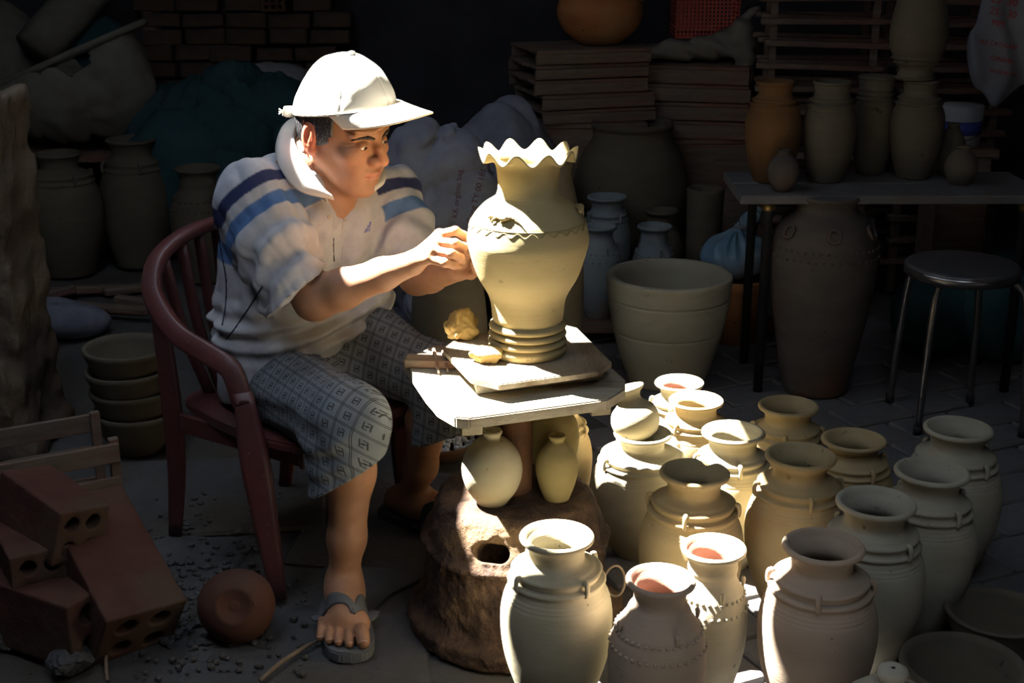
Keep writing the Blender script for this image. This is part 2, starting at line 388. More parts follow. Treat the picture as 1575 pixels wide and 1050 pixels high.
# walls
def wall(name, mesh, loc, mat='darkwall', label=None): return obj(name, mesh, M[mat], None, loc, kind='structure', label=label)
wall('wall_back', box_mesh(6.6, 0.2, 2.9), (0.1, 7.2, -0.02), label='dark back wall of the workshop')
wall('wall_right', box_mesh(0.2, 7.9, 2.9), (3.4, 3.3, -0.02), label='dark right wall of the workshop')
wall('wall_front', box_mesh(6.6, 0.2, 2.9), (0.1, -0.6, -0.02), label='dark front wall added behind the viewer to shut out light')  # unseen, put up to block light from behind the camera
wl = wall('wall_left', box_mesh(0.2, 7.9, 2.9), (-3.2, 3.3, -0.02), label='dark left wall of the workshop')
# crumbling plastered pier at the left edge of the view
def pier():
    c = at(-30, 430, 3.95)
    def f(P):
        q = P - A3((c.x, c.y, 0)); d = np.maximum(np.abs(q[:, 0]) - 0.145, np.abs(q[:, 1]) - 0.16)
        d = np.maximum(d, P[:, 2] - 1.02 - 0.35 * q[:, 0])
        low = np.maximum(np.maximum(np.abs(q[:, 0] - .0) - 0.11 - 0.07 * np.clip((0.16 - P[:, 2]) * 8, 0, 1), np.abs(q[:, 1]) - 0.2), P[:, 2] - 0.3)
        d = smin(d, low, 0.04)
        return np.maximum(d, -P[:, 2] + 0.0) + 0.016 * wob(P, 26, .4) + 0.009 * wob(P, 60, 1.4)
    return sdf_mesh(f, (c.x - .4, c.y - .4, -0.02), (c.x + .4, c.y + .4, 1.3), 0.014)
obj('trim_1', pier(), M['plaster'], kind='structure', label='crumbling plastered brick pier at the left edge')
# roof: sheets of metal on rafters with a torn-open patch that lets the sun in, plus two gaps added for fill light
RZ = 2.75
def groof(gx, gy, z=RZ): return (gx + TOSUN.x / TOSUN.z * z, gy + TOSUN.y / TOSUN.z * z)
HOLE_G = [(.11, 3.02), (.09, 2.89), (.088, 2.79), (.08, 2.71), (.05, 2.634), (-.005, 2.52), (-.005, 2.41), (.095, 2.355), (.195, 2.348), (.283, 2.325), (.34, 2.278), (.445, 2.218), (.59, 2.208), (.615, 2.295), (.69, 2.322), (.775, 2.345), (.775, 2.95), (.79, 3.64), (.35, 3.64), (.35, 3.13), (.325, 3.068), (.25, 3.06), (.24, 3.015)]
HOLE = [groof(*g) for g in HOLE_G]
FILL_HOLE2 = [(-.05, .5), (1.1, .45), (1.15, 1.38), (.5, 1.55), (-.1, 1.45)]  # unseen gap added so sky light fills the front pots
FILL_HOLE3 = [(-1.62, 1.45), (-.92, 1.40), (-.80, 2.25), (-1.3, 2.40), (-1.7, 2.2)]      # another unseen gap, added to brighten the man's near side
def roof_mesh():
    from mathutils.geometry import tessellate_polygon
    out = [(-3.25, -0.6), (3.45, -0.6), (3.45, 7.3), (-3.25, 7.3)]
    V = []; Fc = []
    for z in (RZ, RZ + 0.03):
        polys = [[Vector((x, y, z)) for x, y in out], [Vector((x, y, z)) for x, y in HOLE[::-1]], [Vector((x, y, z)) for x, y in FILL_HOLE2[::-1]], [Vector((x, y, z)) for x, y in FILL_HOLE3[::-1]]]
        base = len(V); flat = [p for q in polys for p in q]; V += flat
        for t in tessellate_polygon(polys): Fc.append(tuple(base + k for k in t))
    n = len(out); mN = len(HOLE); m2 = len(FILL_HOLE2); m3 = len(FILL_HOLE3); tot = n + mN + m2 + m3
    for i in range(n): Fc.append((i, (i + 1) % n, tot + (i + 1) % n, tot + i))
    for i in range(mN): Fc.append((n + i, n + (i + 1) % mN, tot + n + (i + 1) % mN, tot + n + i))
    for i in range(m2): Fc.append((n + mN + i, n + mN + (i + 1) % m2, tot + n + mN + (i + 1) % m2, tot + n + mN + i))
    for i in range(m3): a_ = n + mN + m2; Fc.append((a_ + i, a_ + (i + 1) % m3, tot + a_ + (i + 1) % m3, tot + a_ + i))
    me = mesh_from(V, Fc, smooth=False)
    bm = bmesh.new(); bm.from_mesh(me); return bm_mesh(bm)
ceil = obj('ceiling', roof_mesh(), M['metal'], kind='structure', label='rusted sheet metal roof with a torn open patch and two added fill-light gaps')
for i in range(9):
    y = -0.3 + i * 0.9
    if 2.7 < y < 4.6 or .4 < y < 2.5: continue
    obj('rafter', box_mesh(6.5, 0.06, 0.1, 0.005), M['darkwood'], ceil, (0.1, y, RZ - 0.1))
# =================================================================== pots
random.seed(5)
def prof_vase(H, Rr, Rb, Rn, Rf, ring=True, wall=0.009):
    o = [(0, 0.0), (Rf * .96, 0.0), (Rf, 0.006)]
    body = catmull([(Rf, 0.006), (Rf + (Rb - Rf) * .48, .17 * H), (Rf + (Rb - Rf) * .88, .36 * H), (Rb, .54 * H), (Rb * .95, .66 * H), (Rb * .83, .745 * H)], 6 if not ring else 14)
    o += [tuple(p) for p in body[1:]]
    if ring:
        rs = Rb * .80
        # fine grooves below, then two proud collars
        o = [(r - (0.0014 * max(0.0, math.cos((z / H - .700) / .0095 * math.pi)) if abs(z / H - .700) < .034 else 0), z) for r, z in o]
        o += [(rs + .005, .757 * H), (rs + .0085, .765 * H), (rs + .005, .776 * H), (rs - .006, .78 * H), (rs * .965, .80 * H), (rs * .95 + .004, .810 * H), (rs * .95 + .006, .82 * H), (rs * .95, .828 * H), (rs * .88, .832 * H)]
        nb = rs * .86
    else:
        o += [(Rb * .68, .80 * H)]; nb = Rb * .62
    neck = catmull([(nb, .838 * H), (Rn * 1.03, .868 * H), (Rn, .90 * H), (Rn * 1.05, .935 * H), (Rr * .93, .968 * H)], 4)
    o += [tuple(p) for p in neck]
    o += [(Rr * .985, .973 * H), (Rr, .981 * H), (Rr * .995, .99 * H), (Rr * .96, .998 * H), (Rr * .91, 1.0 * H), (Rr * .86, .994 * H), (Rr * .80, .975 * H)]
    inn = catmull([(Rr * .80, .975 * H), (Rn - wall, .93 * H), (Rn - wall, .87 * H), (Rb * .78 - wall, .75 * H), (Rb - wall, .55 * H), (Rf + (Rb - Rf) * .5 - wall, .18 * H), (Rf * .8, .03 * H)], 4)
    o += [tuple(p) for p in inn[1:]] + [(0, .03 * H)]
    return o
def lug_mesh(s):
    return tube_mesh([(-.008 * s, 0, .022 * s), (.005 * s, 0, .020 * s), (.010 * s, 0, 0), (.006 * s, 0, -.022 * s), (-.006 * s, 0, -.030 * s)], [.009 * s, .0095 * s, .008 * s, .0085 * s, .005 * s], 8, smooth_n=3)
_lug = {}
def studs(Rz, n, r, seed=0, phase=0.0, n2=None):
    bm = bmesh.new()
    for (R, z, k) in Rz:
        for i in range(n):
            a = 2 * math.pi * (i + phase + (0.5 if k else 0)) / n
            mt = Matrix.Translation((R * math.cos(a), R * math.sin(a), z)) @ Matrix.Diagonal((1, 1, .85, 1))
            bmesh.ops.create_icosphere(bm, subdivisions=1, radius=r, matrix=mt)
    return bm_mesh(bm, smooth=True)
VASES = []
def vase(px, py, wpx, z, mat, label, name='clay_vase', body=1.5, neck=.75, foot=.5, ring=True, stud=0, lugs=4, group='collared vases on the floor', z0=0.0, notch=False, inner=None, rimtilt=0.0, Rb=None):
    p = onz(px, py, z); R = wpx * mpp(p) / 2; H = z - z0
    rb = Rb or R * body
    t = thing(name, label, 'vase', (p.x, p.y, z0), group, random.uniform(0, 6.28))
    df = None
    if notch:
        def df(q, a):
            if q[2] > .95 * H:
                k = math.exp(-((a - 5.2) / .22) ** 2); return (q[0] * (1 - .10 * k), q[1] * (1 - .10 * k), q[2] - .012 * k)
            return q
    me = lathe_mesh(prof_vase(H, R, rb, R * neck, rb * foot, ring), 60, deform=df, jit=.004)
    me.materials.append(M[mat])
    if inner:
        me.materials.append(M[inner]); nseg = 60; nr = None
        for pl in me.polygons:
            c = pl.center; rr = math.hypot(c.x, c.y)
            if pl.normal.x * c.x + pl.normal.y * c.y < 0 and c.z > .3 * H and rr < R * .86: pl.material_index = 1
    t.rotation_euler[0] = random.uniform(-.012, .012) + rimtilt
    obj('body', me, None, t)
    if ring and lugs:
        rs = rb * .80; s = .62 * R / .08; ph = random.uniform(0, 1.5)
        for i in range(lugs):
            a = ph + 2 * math.pi * i / lugs
            obj('lug', lug_mesh(s), M[mat], t, ((rs + .003) * math.cos(a), (rs + .003) * math.sin(a), .795 * H), (0, 0, a))
    if stud:
        me = studs([(rb * .865, .725 * H, 0), (rb * .965, .645 * H, 1)], stud, R * .072)
        obj('stud_band', me, M[mat], t, kind='stuff')
        for i in range(4):
            a = i * 1.57 + .4
            q = tube_mesh([(0, 0, .010), (.003, 0, .004), (.002, 0, -.014)], [.004, .0055, .002], 8, smooth_n=3)
            obj('applied_bud', q, M[mat], t, (rb * .835 * math.cos(a), rb * .835 * math.sin(a), .765 * H), (0, 0, a))
    VASES.append((label, p.x, p.y, rb)); return t
vase(858, 822, 116, .400, 'pale', 'pale clay vase with sunlit rim standing directly in front of the rusty wheel base', body=1.52)
vase(1013, 888, 108, .380, 'pink', 'brownish-pink vase with a double row of studs at the bottom edge of the photo', name='studded_vase', body=1.43, ring=False, stud=38, group='studded vases', inner='terrain')
vase(1098, 840, 101, .360, 'pale', 'sunlit studded vase with red clay inside its mouth, behind the brownish-pink studded one', name='studded_vase', body=1.15, ring=False, stud=32, group='studded vases', inner='terrain')
vase(1267, 836, 126, .400, 'pink', 'big collared vase with a sunlit left flank beside the lidded jar', body=1.47)
vase(1346, 768, 122, .400, 'grey', 'grey collared vase just behind the big one with the sunlit flank', body=1.40)
vase(1432, 722, 114, .400, 'grey', 'grey-brown shaded vase, second from the right end of its row', body=1.38)
vase(1475, 656, 105, .395, 'grey', 'tall grey-olive shaded vase at the right end of the group beside the stool', body=1.44)
vase(1314, 674, 100, .335, 'tan', 'tan vase in shade between the stool legs and the sunlit vases', body=1.35)
vase(1213, 622, 93, .350, 'tan', 'warm tan vase standing in front of the tall dark urn', body=1.35)
vase(1231, 697, 109, .400, 'tan', 'ochre collared vase with a sunlit left flank in the middle of the group', body=1.45)
vase(1130, 662, 98, .360, 'pale', 'vase with half its rim in sun and half in shade', body=1.35)
vase(1072, 613, 84, .320, 'tan', 'small fully sunlit vase with a yellow shadow in its mouth', body=1.35)
vase(1047, 586, 76, .315, 'pale', 'farthest sunlit vase with a reddish inside, near the large tub', body=1.3, inner='terrain')
vase(1067, 724, 109, .400, 'tan', 'brown vase with a chipped dark rim, shaded by the wheel', body=1.5, notch=True)
vase(988, 664, 90, .330, 'pale', 'sunlit vase with a small round jug sitting in its mouth', body=1.78)
vase(858, 613, 84, .360, 'tan', 'tan vase half hidden behind the wheel shaft', body=1.3)
# jug in the mouth of the sunlit vase
def bottle_prof(H, Rb, Rn, Rl, Rf, zb=.42, open_=True):
    o = [(0, 0), (Rf * .95, 0), (Rf, .004)]
    o += [tuple(p) for p in catmull([(Rf, .004), (Rb * .86, zb * .5 * H), (Rb, zb * H), (Rb * .90, (zb + .22) * H), (Rb * .60, .82 * H), (Rn, .90 * H)], 6)[1:]]
    o += [(Rn * 1.0, .93 * H), (Rl * .96, .955 * H), (Rl, .97 * H), (Rl * .94, .995 * H), (Rl * .8, H), (Rn * .72, .975 * H), (Rn * .6, .9 * H), (0, .88 * H)]
    return o
def bottle(p, H, Rb, Rn, Rl, Rf, mat, label, zb=.42, name='clay_bottle', group='small round bottles on the wheel base', cat='bottle'):
    t = thing(name, label, cat, p, group)
    obj('body', lathe_mesh(bottle_prof(H, Rb, Rn, Rl, Rf, zb), 48, jit=.006), M[mat], t); return t
p = onz(988, 664, .330); t = thing('round_jug', 'small round sunlit jug resting in the mouth of a vase', 'jug', (p.x - .002, p.y + .006, .303))
jp = [(0, 0)] + [tuple(q) for q in catmull([(.012, .001), (.047, .018), (.061, .052), (.055, .082), (.037, .100), (.028, .112), (.031, .124), (.041, .134)], 6)] + [(.044, .138), (.043, .142), (.036, .139), (.022, .118), (.02, .105), (0, .1)]
obj('body', lathe_mesh(jp, 44, jit=.01), M['pale'], t, None, (math.radians(-10), math.radians(-16), 0))
# wire hoop beside the front vase
p = at(945, 893, 2.62)
t = obj('wire_hoop', tube_mesh([(0.022 * math.cos(a), 0.004 * math.sin(2 * a), 0.036 * math.sin(a)) for a in [k * math.pi / 12 for k in range(24)]], .0028, 6, closed=True), M['twig'], None, (p.x, p.y, p.z), label='thin brown wire hoop hanging on the wheel base', cat=None)
t['category'] = 'wire'
# basins, lidded jar
def basin(px, py, wpx, z, mat, label, hf=1.0, name='clay_basin', z0=0.0):
    p = onz(px, py, z); R = wpx * mpp(p) / 2; H = z - z0
    pr = [(0, 0), (R * .52, 0), (R * .55, .004)] + [tuple(q) for q in catmull([(R * .55, .004), (R * .78, .45 * H), (R * .93, .82 * H), (R * .97, .93 * H)], 5)[1:]]
    pr += [(R, .95 * H), (R, .985 * H), (R * .97, H), (R * .9, .985 * H), (R * .86, .9 * H), (R * .7, .42 * H), (R * .48, .1 * H), (0, .09 * H)]
    t = thing(name, label, 'basin', (p.x, p.y, z0), 'clay basins in the right corner')
    obj('body', lathe_mesh(pr, 56, jit=.004), M[mat], t); return t
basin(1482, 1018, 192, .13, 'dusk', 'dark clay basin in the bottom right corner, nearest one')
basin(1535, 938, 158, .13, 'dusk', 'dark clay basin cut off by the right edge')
p = onz(1372, 1046, .25); t = thing('lidded_jar', 'grey jar with a domed knob lid at the bottom edge', 'jar', (p.x, p.y, 0))
obj('body', lathe_mesh([(0, 0), (.055, 0), (.075, .05), (.088, .12), (.088, .17), (.082, .195), (.076, .2), (.07, .195), (.078, .16), (.06, .02), (0, .02)], 44), M['grey'], t)
lid = obj('lid', lathe_mesh([(0, .197), (.08, .197), (.084, .203), (.08, .21), (.062, .226), (.04, .238), (.024, .243), (.020, .249), (.026, .257), (.029, .266), (.026, .274), (.012, .279), (.006, .277), (0, .275)], 44, 0), M['grey'], t)
obj('knob_dark_disc', lathe_mesh([(0, 0), (.004, 0), (.004, .001), (0, .001)], 10), M['black'], lid, (0, 0, .2755))  # flat black disc stands in for the dark of a hole
# big tub
p = onz(1030, 420, .385)
t = thing('clay_tub', 'large pale clay tub with two scored lines and scratch marks', 'tub', (p.x, p.y, 0)); R = 194 * mpp(p) / 2; H = .385
pr = [(0, 0), (R * .60, 0), (R * .62, .005)] + [tuple(q) for q in catmull([(R * .62, .005), (R * .76, .25 * H), (R * .90, .55 * H), (R * .97, .78 * H), (R * .985, .92 * H)], 30)[1:]]
pr = [(r - (.0035 if (abs(z - .50 * H) < .010 * H or abs(z - .80 * H) < .010 * H) else 0), z) for r, z in pr]
pr += [(R, .96 * H), (R, .985 * H), (R * .98, .998 * H), (R * .92, H), (R * .86, .985 * H), (R * .84, .9 * H), (R * .74, .4 * H), (R * .55, .05 * H), (0, .05 * H)]
obj('body', lathe_mesh(pr, 72, jit=.004), M['grey'], t)
for k, (dx, l) in enumerate(((30, 22), (38, 26), (46, 18), (22, 16), (54, 14), (10, 12))):
    pass
# dark tall urn
p = onz(1258, 607, 0.0); t = thing('tall_urn', 'tall dark brown urn with ring lugs and a scalloped shoulder band', 'urn', (p.x, p.y + .06, 0))
k_ = mpp((p.x, p.y, .3)); R = 82 * k_
pr = [(0, 0), (R * .58, 0), (R * .62, .008)] + [tuple(q) for q in catmull([(R * .62, .008), (R * .76, .14), (R * .93, .32), (R, .46), (R * .95, .545), (R * .75, .60), (R * .58, .625), (R * .56, .645), (R * .64, .668)], 7)[1:]] + [(R * .66, .672), (R * .64, .68), (R * .56, .672), (R * .5, .64), (R * .6, .6), (R * .9, .5), (R * .5, .05), (0, .05)]
obj('body', lathe_mesh(pr, 64, jit=.004), M['darkurn'], t)
obj('scallop_band', studs([(R * .985, .515, 0), (R * 1.0, .485, 1)], 44, .006), M['darkurn'], t, kind='stuff')
for a in (-2.6, -1.62, -.65, .3, 1.3, 2.3):
    mt = tube_mesh([(0, 0.020 * math.cos(q), 0.022 * math.sin(q)) for q in [k * math.pi / 8 for k in range(16)]], .006, 8, closed=True)
    obj('ring_lug', mt, M['darkurn'], t, (R * .91 * math.cos(a), R * .91 * math.sin(a), .572), (0, -.5, a))
# stack of four bowls, left
pb = onz(214, 690, 0.0)
for i in range(4):
    R = .128 + .002 * (i == 0); H = .135
    pr = [(0, 0), (R * .5, 0), (R * .53, .004)] + [tuple(q) for q in catmull([(R * .53, .004), (R * .75, .045), (R * .92, .10), (R * .985, .118)], 4)[1:]] + [(R, .122), (R, .131), (R * .97, H), (R * .9, H - .004), (R * .86, .115), (R * .70, .05), (R * .45, .015), (0, .014)]
    lab = ['bottom bowl in the stack of four beside the chair', 'second bowl from the bottom in the stack beside the chair', 'third bowl from the bottom in the stack beside the chair', 'top bowl in the stack of four, its dark inside showing'][i]
    t = thing('clay_bowl', lab, 'bowl', (pb.x + (0, -.004, -.008, -.012)[i], pb.y + (0, .004, -.004, .0)[i], i * .066), 'stacked bowls')
    obj('body', lathe_mesh(pr, 52, jit=.004), M['dusk'], t, None, (random.uniform(-.015, .015), random.uniform(-.015, .015), 0))
# vases in the back left
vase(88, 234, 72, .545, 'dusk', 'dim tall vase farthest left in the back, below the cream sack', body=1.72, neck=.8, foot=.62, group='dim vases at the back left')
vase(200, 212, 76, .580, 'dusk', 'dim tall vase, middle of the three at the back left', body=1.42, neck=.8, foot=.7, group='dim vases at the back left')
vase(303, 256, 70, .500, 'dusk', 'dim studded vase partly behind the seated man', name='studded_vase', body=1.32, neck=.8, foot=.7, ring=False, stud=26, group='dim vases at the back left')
# small vases on a low plank behind the tub
lp = onz(940, 497, .07)
t = thing('low_plank', 'low grey plank under the small vases behind the tub', 'plank', (lp.x, lp.y + .2, 0))
obj('board', box_mesh(.62, .5, .025, .003), M['darkwood'], t, (0, 0, .045))
for dx in (-.24, .24): obj('batten', box_mesh(.05, .46, .045, .003), M['darkwood'], t, (dx, 0, 0))
G_ = 'small bluish vases behind the tub'
vase(935, 301, 62, .47, 'bluish', 'blue-grey vase behind the tub, tallest of the four', body=1.35, group=G_, z0=.07, Rb=.10)
vase(922, 347, 56, .425, 'bluish', 'studded vase with a pinkish rim just left of the tub', name='studded_vase', body=1.35, ring=False, stud=22, group=G_, z0=.07)
vase(1017, 322, 54, .40, 'dusk', 'brownish vase behind the tub, farthest right of the four', body=1.35, ring=False, group=G_)
vase(1006, 346, 54, .40, 'bluish', 'vase with a rusty rim directly behind the tub rim', name='studded_vase', body=1.35, ring=False, stud=20, group=G_, Rb=.085)
p = at(1082, 372, 5.35); t = thing('clay_cylinder', 'plain grey clay cylinder beside the huge round jar', 'cylinder', (p.x, p.y, 0))
obj('body', lathe_mesh([(0, 0), (.068, 0), (.07, .3), (.074, .48), (.076, .497), (.07, .505), (.062, .497), (.058, .1), (0, .1)], 40), M['dusk'], t)
# huge round jar
p = at(970, 290, 5.75); t = thing('round_jar', 'huge dark round-bellied jar with a wide low collar', 'jar', (p.x, p.y, 0)); k_ = mpp(p)
zt = at(970, 186, 5.75).z; R = 89 * k_
pr = [(0, 0), (R * .5, 0), (R * .55, .01)] + [tuple(q) for q in catmull([(R * .55, .01), (R * .85, .25 * zt), (R * .99, .48 * zt), (R, .62 * zt), (R * .86, .80 * zt), (R * .72, .875 * zt), (R * .67, .91 * zt), (R * .665, .955 * zt)], 6)[1:]] + [(R * .70, .965 * zt), (R * .71, .985 * zt), (R * .68, zt), (R * .6, .99 * zt), (R * .58, .9 * zt), (R * .9, .6 * zt), (R * .5, .05), (0, .05)]
obj('body', lathe_mesh(pr, 64, jit=.004), M['dusk'], t)
# two jars glimpsed between hands and wheel
p = at(690, 455, 3.9); t = thing('round_jar', 'dark round jar glimpsed beneath the forearms, behind the clay lump', 'jar', (p.x, p.y, 0))
obj('body', lathe_mesh([(0, 0), (.07, 0)] + [tuple(q) for q in catmull([(.07, .005), (.11, .2), (.115, .38), (.10, .52), (.07, .60), (.055, .64), (.06, .66)], 5)] + [(.05, .655), (.045, .6), (.08, .4), (.05, .05), (0, .05)], 44), M['dusk'], t)
p = at(850, 420, 4.35); t = thing('tall_jar', 'tall grey jar standing right behind the ruffled vase', 'jar', (p.x, p.y, 0))
obj('body', lathe_mesh([(0, 0), (.075, 0)] + [tuple(q) for q in catmull([(.075, .005), (.10, .2), (.102, .42), (.09, .6), (.066, .72), (.058, .76), (.066, .80)], 5)] + [(.055, .795), (.05, .7), (.08, .4), (.05, .05), (0, .05)], 44), M['dusk'], t)
# row of vases on the plank table at the right, one more upside down on top
PZ = .69
def shelf_vase(px, ptop, pbase, wr, wb, mat, label, Y, flip=False, zb=PZ, ring=True, foot=.62):
    a = at(px, pbase, Y); k_ = mpp((a.x, Y, zb + .15)); b = at(px, ptop, Y); H = b.z - zb
    t = thing('clay_vase', label, 'vase', (a.x, Y, zb + (H if flip else 0)), 'vases on the plank table', random.uniform(0, 6))
    if flip: t.rotation_euler[0] = math.pi
    me = lathe_mesh(prof_vase(H, wr * k_ / 2, wb * k_ / 2, wr * k_ / 2 * .86, wb * k_ / 2 * foot, ring), 52, jit=.004)
    obj('body', me, M[mat], t); return t, H
shelf_vase(1184, 124, 285, 58, 86, 'dimorange', 'orange-tinged vase at the left end of the plank table', 4.56)
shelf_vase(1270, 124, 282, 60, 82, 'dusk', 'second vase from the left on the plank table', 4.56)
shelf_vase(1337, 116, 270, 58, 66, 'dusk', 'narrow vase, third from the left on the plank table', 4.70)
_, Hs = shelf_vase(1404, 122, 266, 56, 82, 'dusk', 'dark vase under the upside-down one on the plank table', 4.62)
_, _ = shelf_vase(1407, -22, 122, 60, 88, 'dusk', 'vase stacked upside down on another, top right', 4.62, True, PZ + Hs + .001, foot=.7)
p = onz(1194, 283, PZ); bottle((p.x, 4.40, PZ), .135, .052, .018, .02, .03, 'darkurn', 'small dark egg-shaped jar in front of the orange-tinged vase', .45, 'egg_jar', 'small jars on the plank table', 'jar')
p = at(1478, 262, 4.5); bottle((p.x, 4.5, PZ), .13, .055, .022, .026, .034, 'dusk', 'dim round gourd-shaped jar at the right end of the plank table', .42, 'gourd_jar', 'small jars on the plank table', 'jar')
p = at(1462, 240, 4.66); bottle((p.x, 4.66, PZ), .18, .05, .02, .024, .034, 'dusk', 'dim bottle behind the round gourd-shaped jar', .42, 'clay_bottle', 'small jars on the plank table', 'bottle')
# =================================================================== potter's wheel, the vase on it, clay, tools
random.seed(21)
WC = Vector((at(790, 590, 2.85).x, 2.85, 0)); ZT = .575
wheel = thing('potters_wheel', 'wooden potter\'s wheel table on a crusted rusty drum base', 'potters wheel', WC)
def loc(v): return Vector((v[0], v[1], v[2] if len(v) > 2 else 0)) - WC
# drum base, rough
def drum_f(P):
    x, y, z = P[:, 0], P[:, 1], P[:, 2]; r = np.hypot(x, y); a = np.arctan2(y, x)
    prof_z = np.array([-.02, .0, .034, .041, .055, .10, .185, .196, .203, .216, .226, .245, .262, .29, .312, .33, .34], np.float32)
    prof_r = np.array([.247, .247, .247, .217, .208, .203, .202, .198, .216, .216, .203, .199, .193, .183, .172, .155, .13], np.float32)
    R = np.interp(z, prof_z, prof_r) + .006 * np.sin(3 * a + 1) + .003 * wob(P, 22, .3) + .0035 * ridged(P, 45, 1.2) + .0035 * wob(P, 120, 2.2) + .002 * wob(P, 260, .7)
    d = (r - R) * .7
    d = smax(d, z - .323 - .004 * wob(P, 40), .02)
    d = smax(d, -z - .004, .003)
    # ash hole facing the viewer
    ah = math.radians(-104); c = np.array([.20 * math.cos(ah), .20 * math.sin(ah), .258]); tx = np.array([-math.sin(ah), math.cos(ah), 0]); nx = np.array([math.cos(ah), math.sin(ah), .55]); nx = nx / np.linalg.norm(nx); uz = np.cross(nx, tx)
    q = P - c; u = q @ tx; w = q @ uz; n = q @ nx
    sl = np.hypot(np.maximum(np.abs(u) - .018, 0), w) - .021; hole = np.maximum(sl, np.abs(n) - .1)
    d = smax(d, -hole, .006)
    return d
obj('drum_base', sdf_mesh(lambda P: drum_f(P), (-.28, -.28, -.02), (.28, .28, .36), .0046), M['rust'], wheel)
obj('shaft', lathe_mesh([(0, .28), (.042, .28), (.040, .30), (.0375, .32), (.0375, .55), (0, .55)], 36), M['rustpipe'], wheel, tuple(loc((at(793, 690, 2.85).x, 2.85, 0))))
# round-cornered octagonal table top traced as it lies
tp = [(619, 553), (668, 531), (760, 532), (903, 532), (962, 583), (962, 597), (935, 614), (722, 643), (700, 641), (672, 625), (655, 603), (634, 572)]
top_poly = [loc(onz(x, y, ZT)) for x, y in tp]
top = obj('table_top', prism_mesh([(p.x, p.y) for p in top_poly], ZT - .026, ZT, .003), M['board'], wheel)
def bar(a, b, w, z0, z1, mat, name, parent=wheel, bev=.002):
    a, b = loc(a), loc(b); d = (b - a); L = d.length; rz = math.atan2(d.y, d.x); c = (a + b) / 2
    return obj(name, box_mesh(L, w, z1 - z0, bev), M[mat], parent, (c.x, c.y, z0), (0, 0, rz))
# cross bars under the top
bar(onz(726, 652, ZT - .03), onz(690, 560, ZT - .03), .045, ZT - .056, ZT - .0265, 'board', 'cross_bar')
bar(onz(925, 622, ZT - .03), onz(860, 545, ZT - .03), .045, ZT - .056, ZT - .0265, 'board', 'cross_bar')
# batten lying on the top, left
bar(onz(624, 561, ZT), onz(712, 563, ZT), .05, ZT + .0005, ZT + .019, 'wood', 'batten')
# bat: block and octagonal board above it
bk = [(733, 607), (929, 584), (925, 566), (880, 530), (725, 545), (722, 575)]
obj('bat_block', prism_mesh([(loc(onz(x, y, ZT)).x, loc(onz(x, y, ZT)).y) for x, y in bk], ZT + .0005, ZT + .026, .002), M['board'], wheel)
ZB = ZT + .041
bt = [(681, 536), (724, 581), (768, 591), (920, 570), (941, 556), (888, 504), (868, 499), (760, 508), (700, 521)]
obj('bat_board', prism_mesh([(loc(onz(x, y, ZB)).x, loc(onz(x, y, ZB)).y) for x, y in bt], ZT + .0265, ZB, .002), M['batboard'], wheel)
# two small bottles and a jug on the drum
def on_drum(px, py): p = onz(px, py, .325); return Vector((p.x, p.y, .323))
bottle(on_drum(757, 770), .172, .0675, .019, .0235, .036, 'pale', 'fat pale round bottle with a sunlit patch under the wheel table', .44)
bottle(on_drum(856, 764), .152, .0475, .0155, .0195, .030, 'olive', 'small brownish glazed bottle under the wheel table', .46)
bottle(on_drum(852, 733), .20, .057, .018, .021, .032, 'olive', 'grey bottle behind the small brownish bottle', .48)
# ---------------- the ruffled vase being worked
VY = 2.95; VX = at(812, 385, VY).x; V0 = Vector((VX, VY, ZB + .0005))
rv = thing('ruffled_vase', 'tall wet ochre vase with a wavy ruffled rim on the wheel', 'vase', V0)
def zz(py): return at(812, py, VY).z - V0.z
def rp(n): return n * mpp((VX, VY, .85))
H_ = zz(238)
foot = [(0, 0), (rp(58), 0), (rp(60), .004)]
for k in range(4):
    z = .008 + k * .0175; foot += [(rp(61 - k * .6), z + .001), (rp(62.5 - k * .6), z + .005), (rp(61 - k * .6), z + .0105), (rp(54.5 - k * .5), z + .0145), (rp(54.5 - k * .5), z + .0165)]
up = catmull([(rp(55), .081), (rp(60), zz(455)), (rp(79), zz(420)), (rp(92), zz(378)), (rp(93), zz(360)), (rp(86), zz(335)), (rp(70), zz(315)), (rp(54), zz(304))], 7)
nk = catmull([(rp(49), zz(300)), (rp(46), zz(288)), (rp(47), zz(268)), (rp(50), zz(252)), (rp(57), zz(244)), (rp(70), zz(238)), (rp(74), zz(238))], 5)
inn = catmull([(rp(74), H_ + .006), (rp(66), H_ + .003), (rp(50), zz(246)), (rp(43), zz(262)), (rp(42), zz(290)), (rp(80), zz(335)), (rp(86), zz(375)), (rp(50), zz(460)), (rp(45), .02)], 5)
pr = foot + [tuple(q) for q in up] + [tuple(q) for q in nk] + [tuple(q) for q in inn] + [(0, .02)]
def ruff(p, t):
    r = math.hypot(p[0], p[1]); k = max(0.0, min(1.0, (r - rp(52)) / rp(20))) if p[2] > zz(262) else 0.0
    if k > 0:
        w = math.sin(10 * t + .9); k = k * k * (3 - 2 * k); s = 1 + .02 * k * w
        return (p[0] * s, p[1] * s, p[2] + .0125 * k * w)
    return p
obj('body', lathe_mesh(pr, 180, deform=ruff), M['wet'], rv)
def vr(py):   # outer radius of the shoulder at image row py
    pts = sorted((float(z), float(r)) for r, z in up); return float(np.interp(zz(py), [a for a, _ in pts], [b for _, b in pts]))
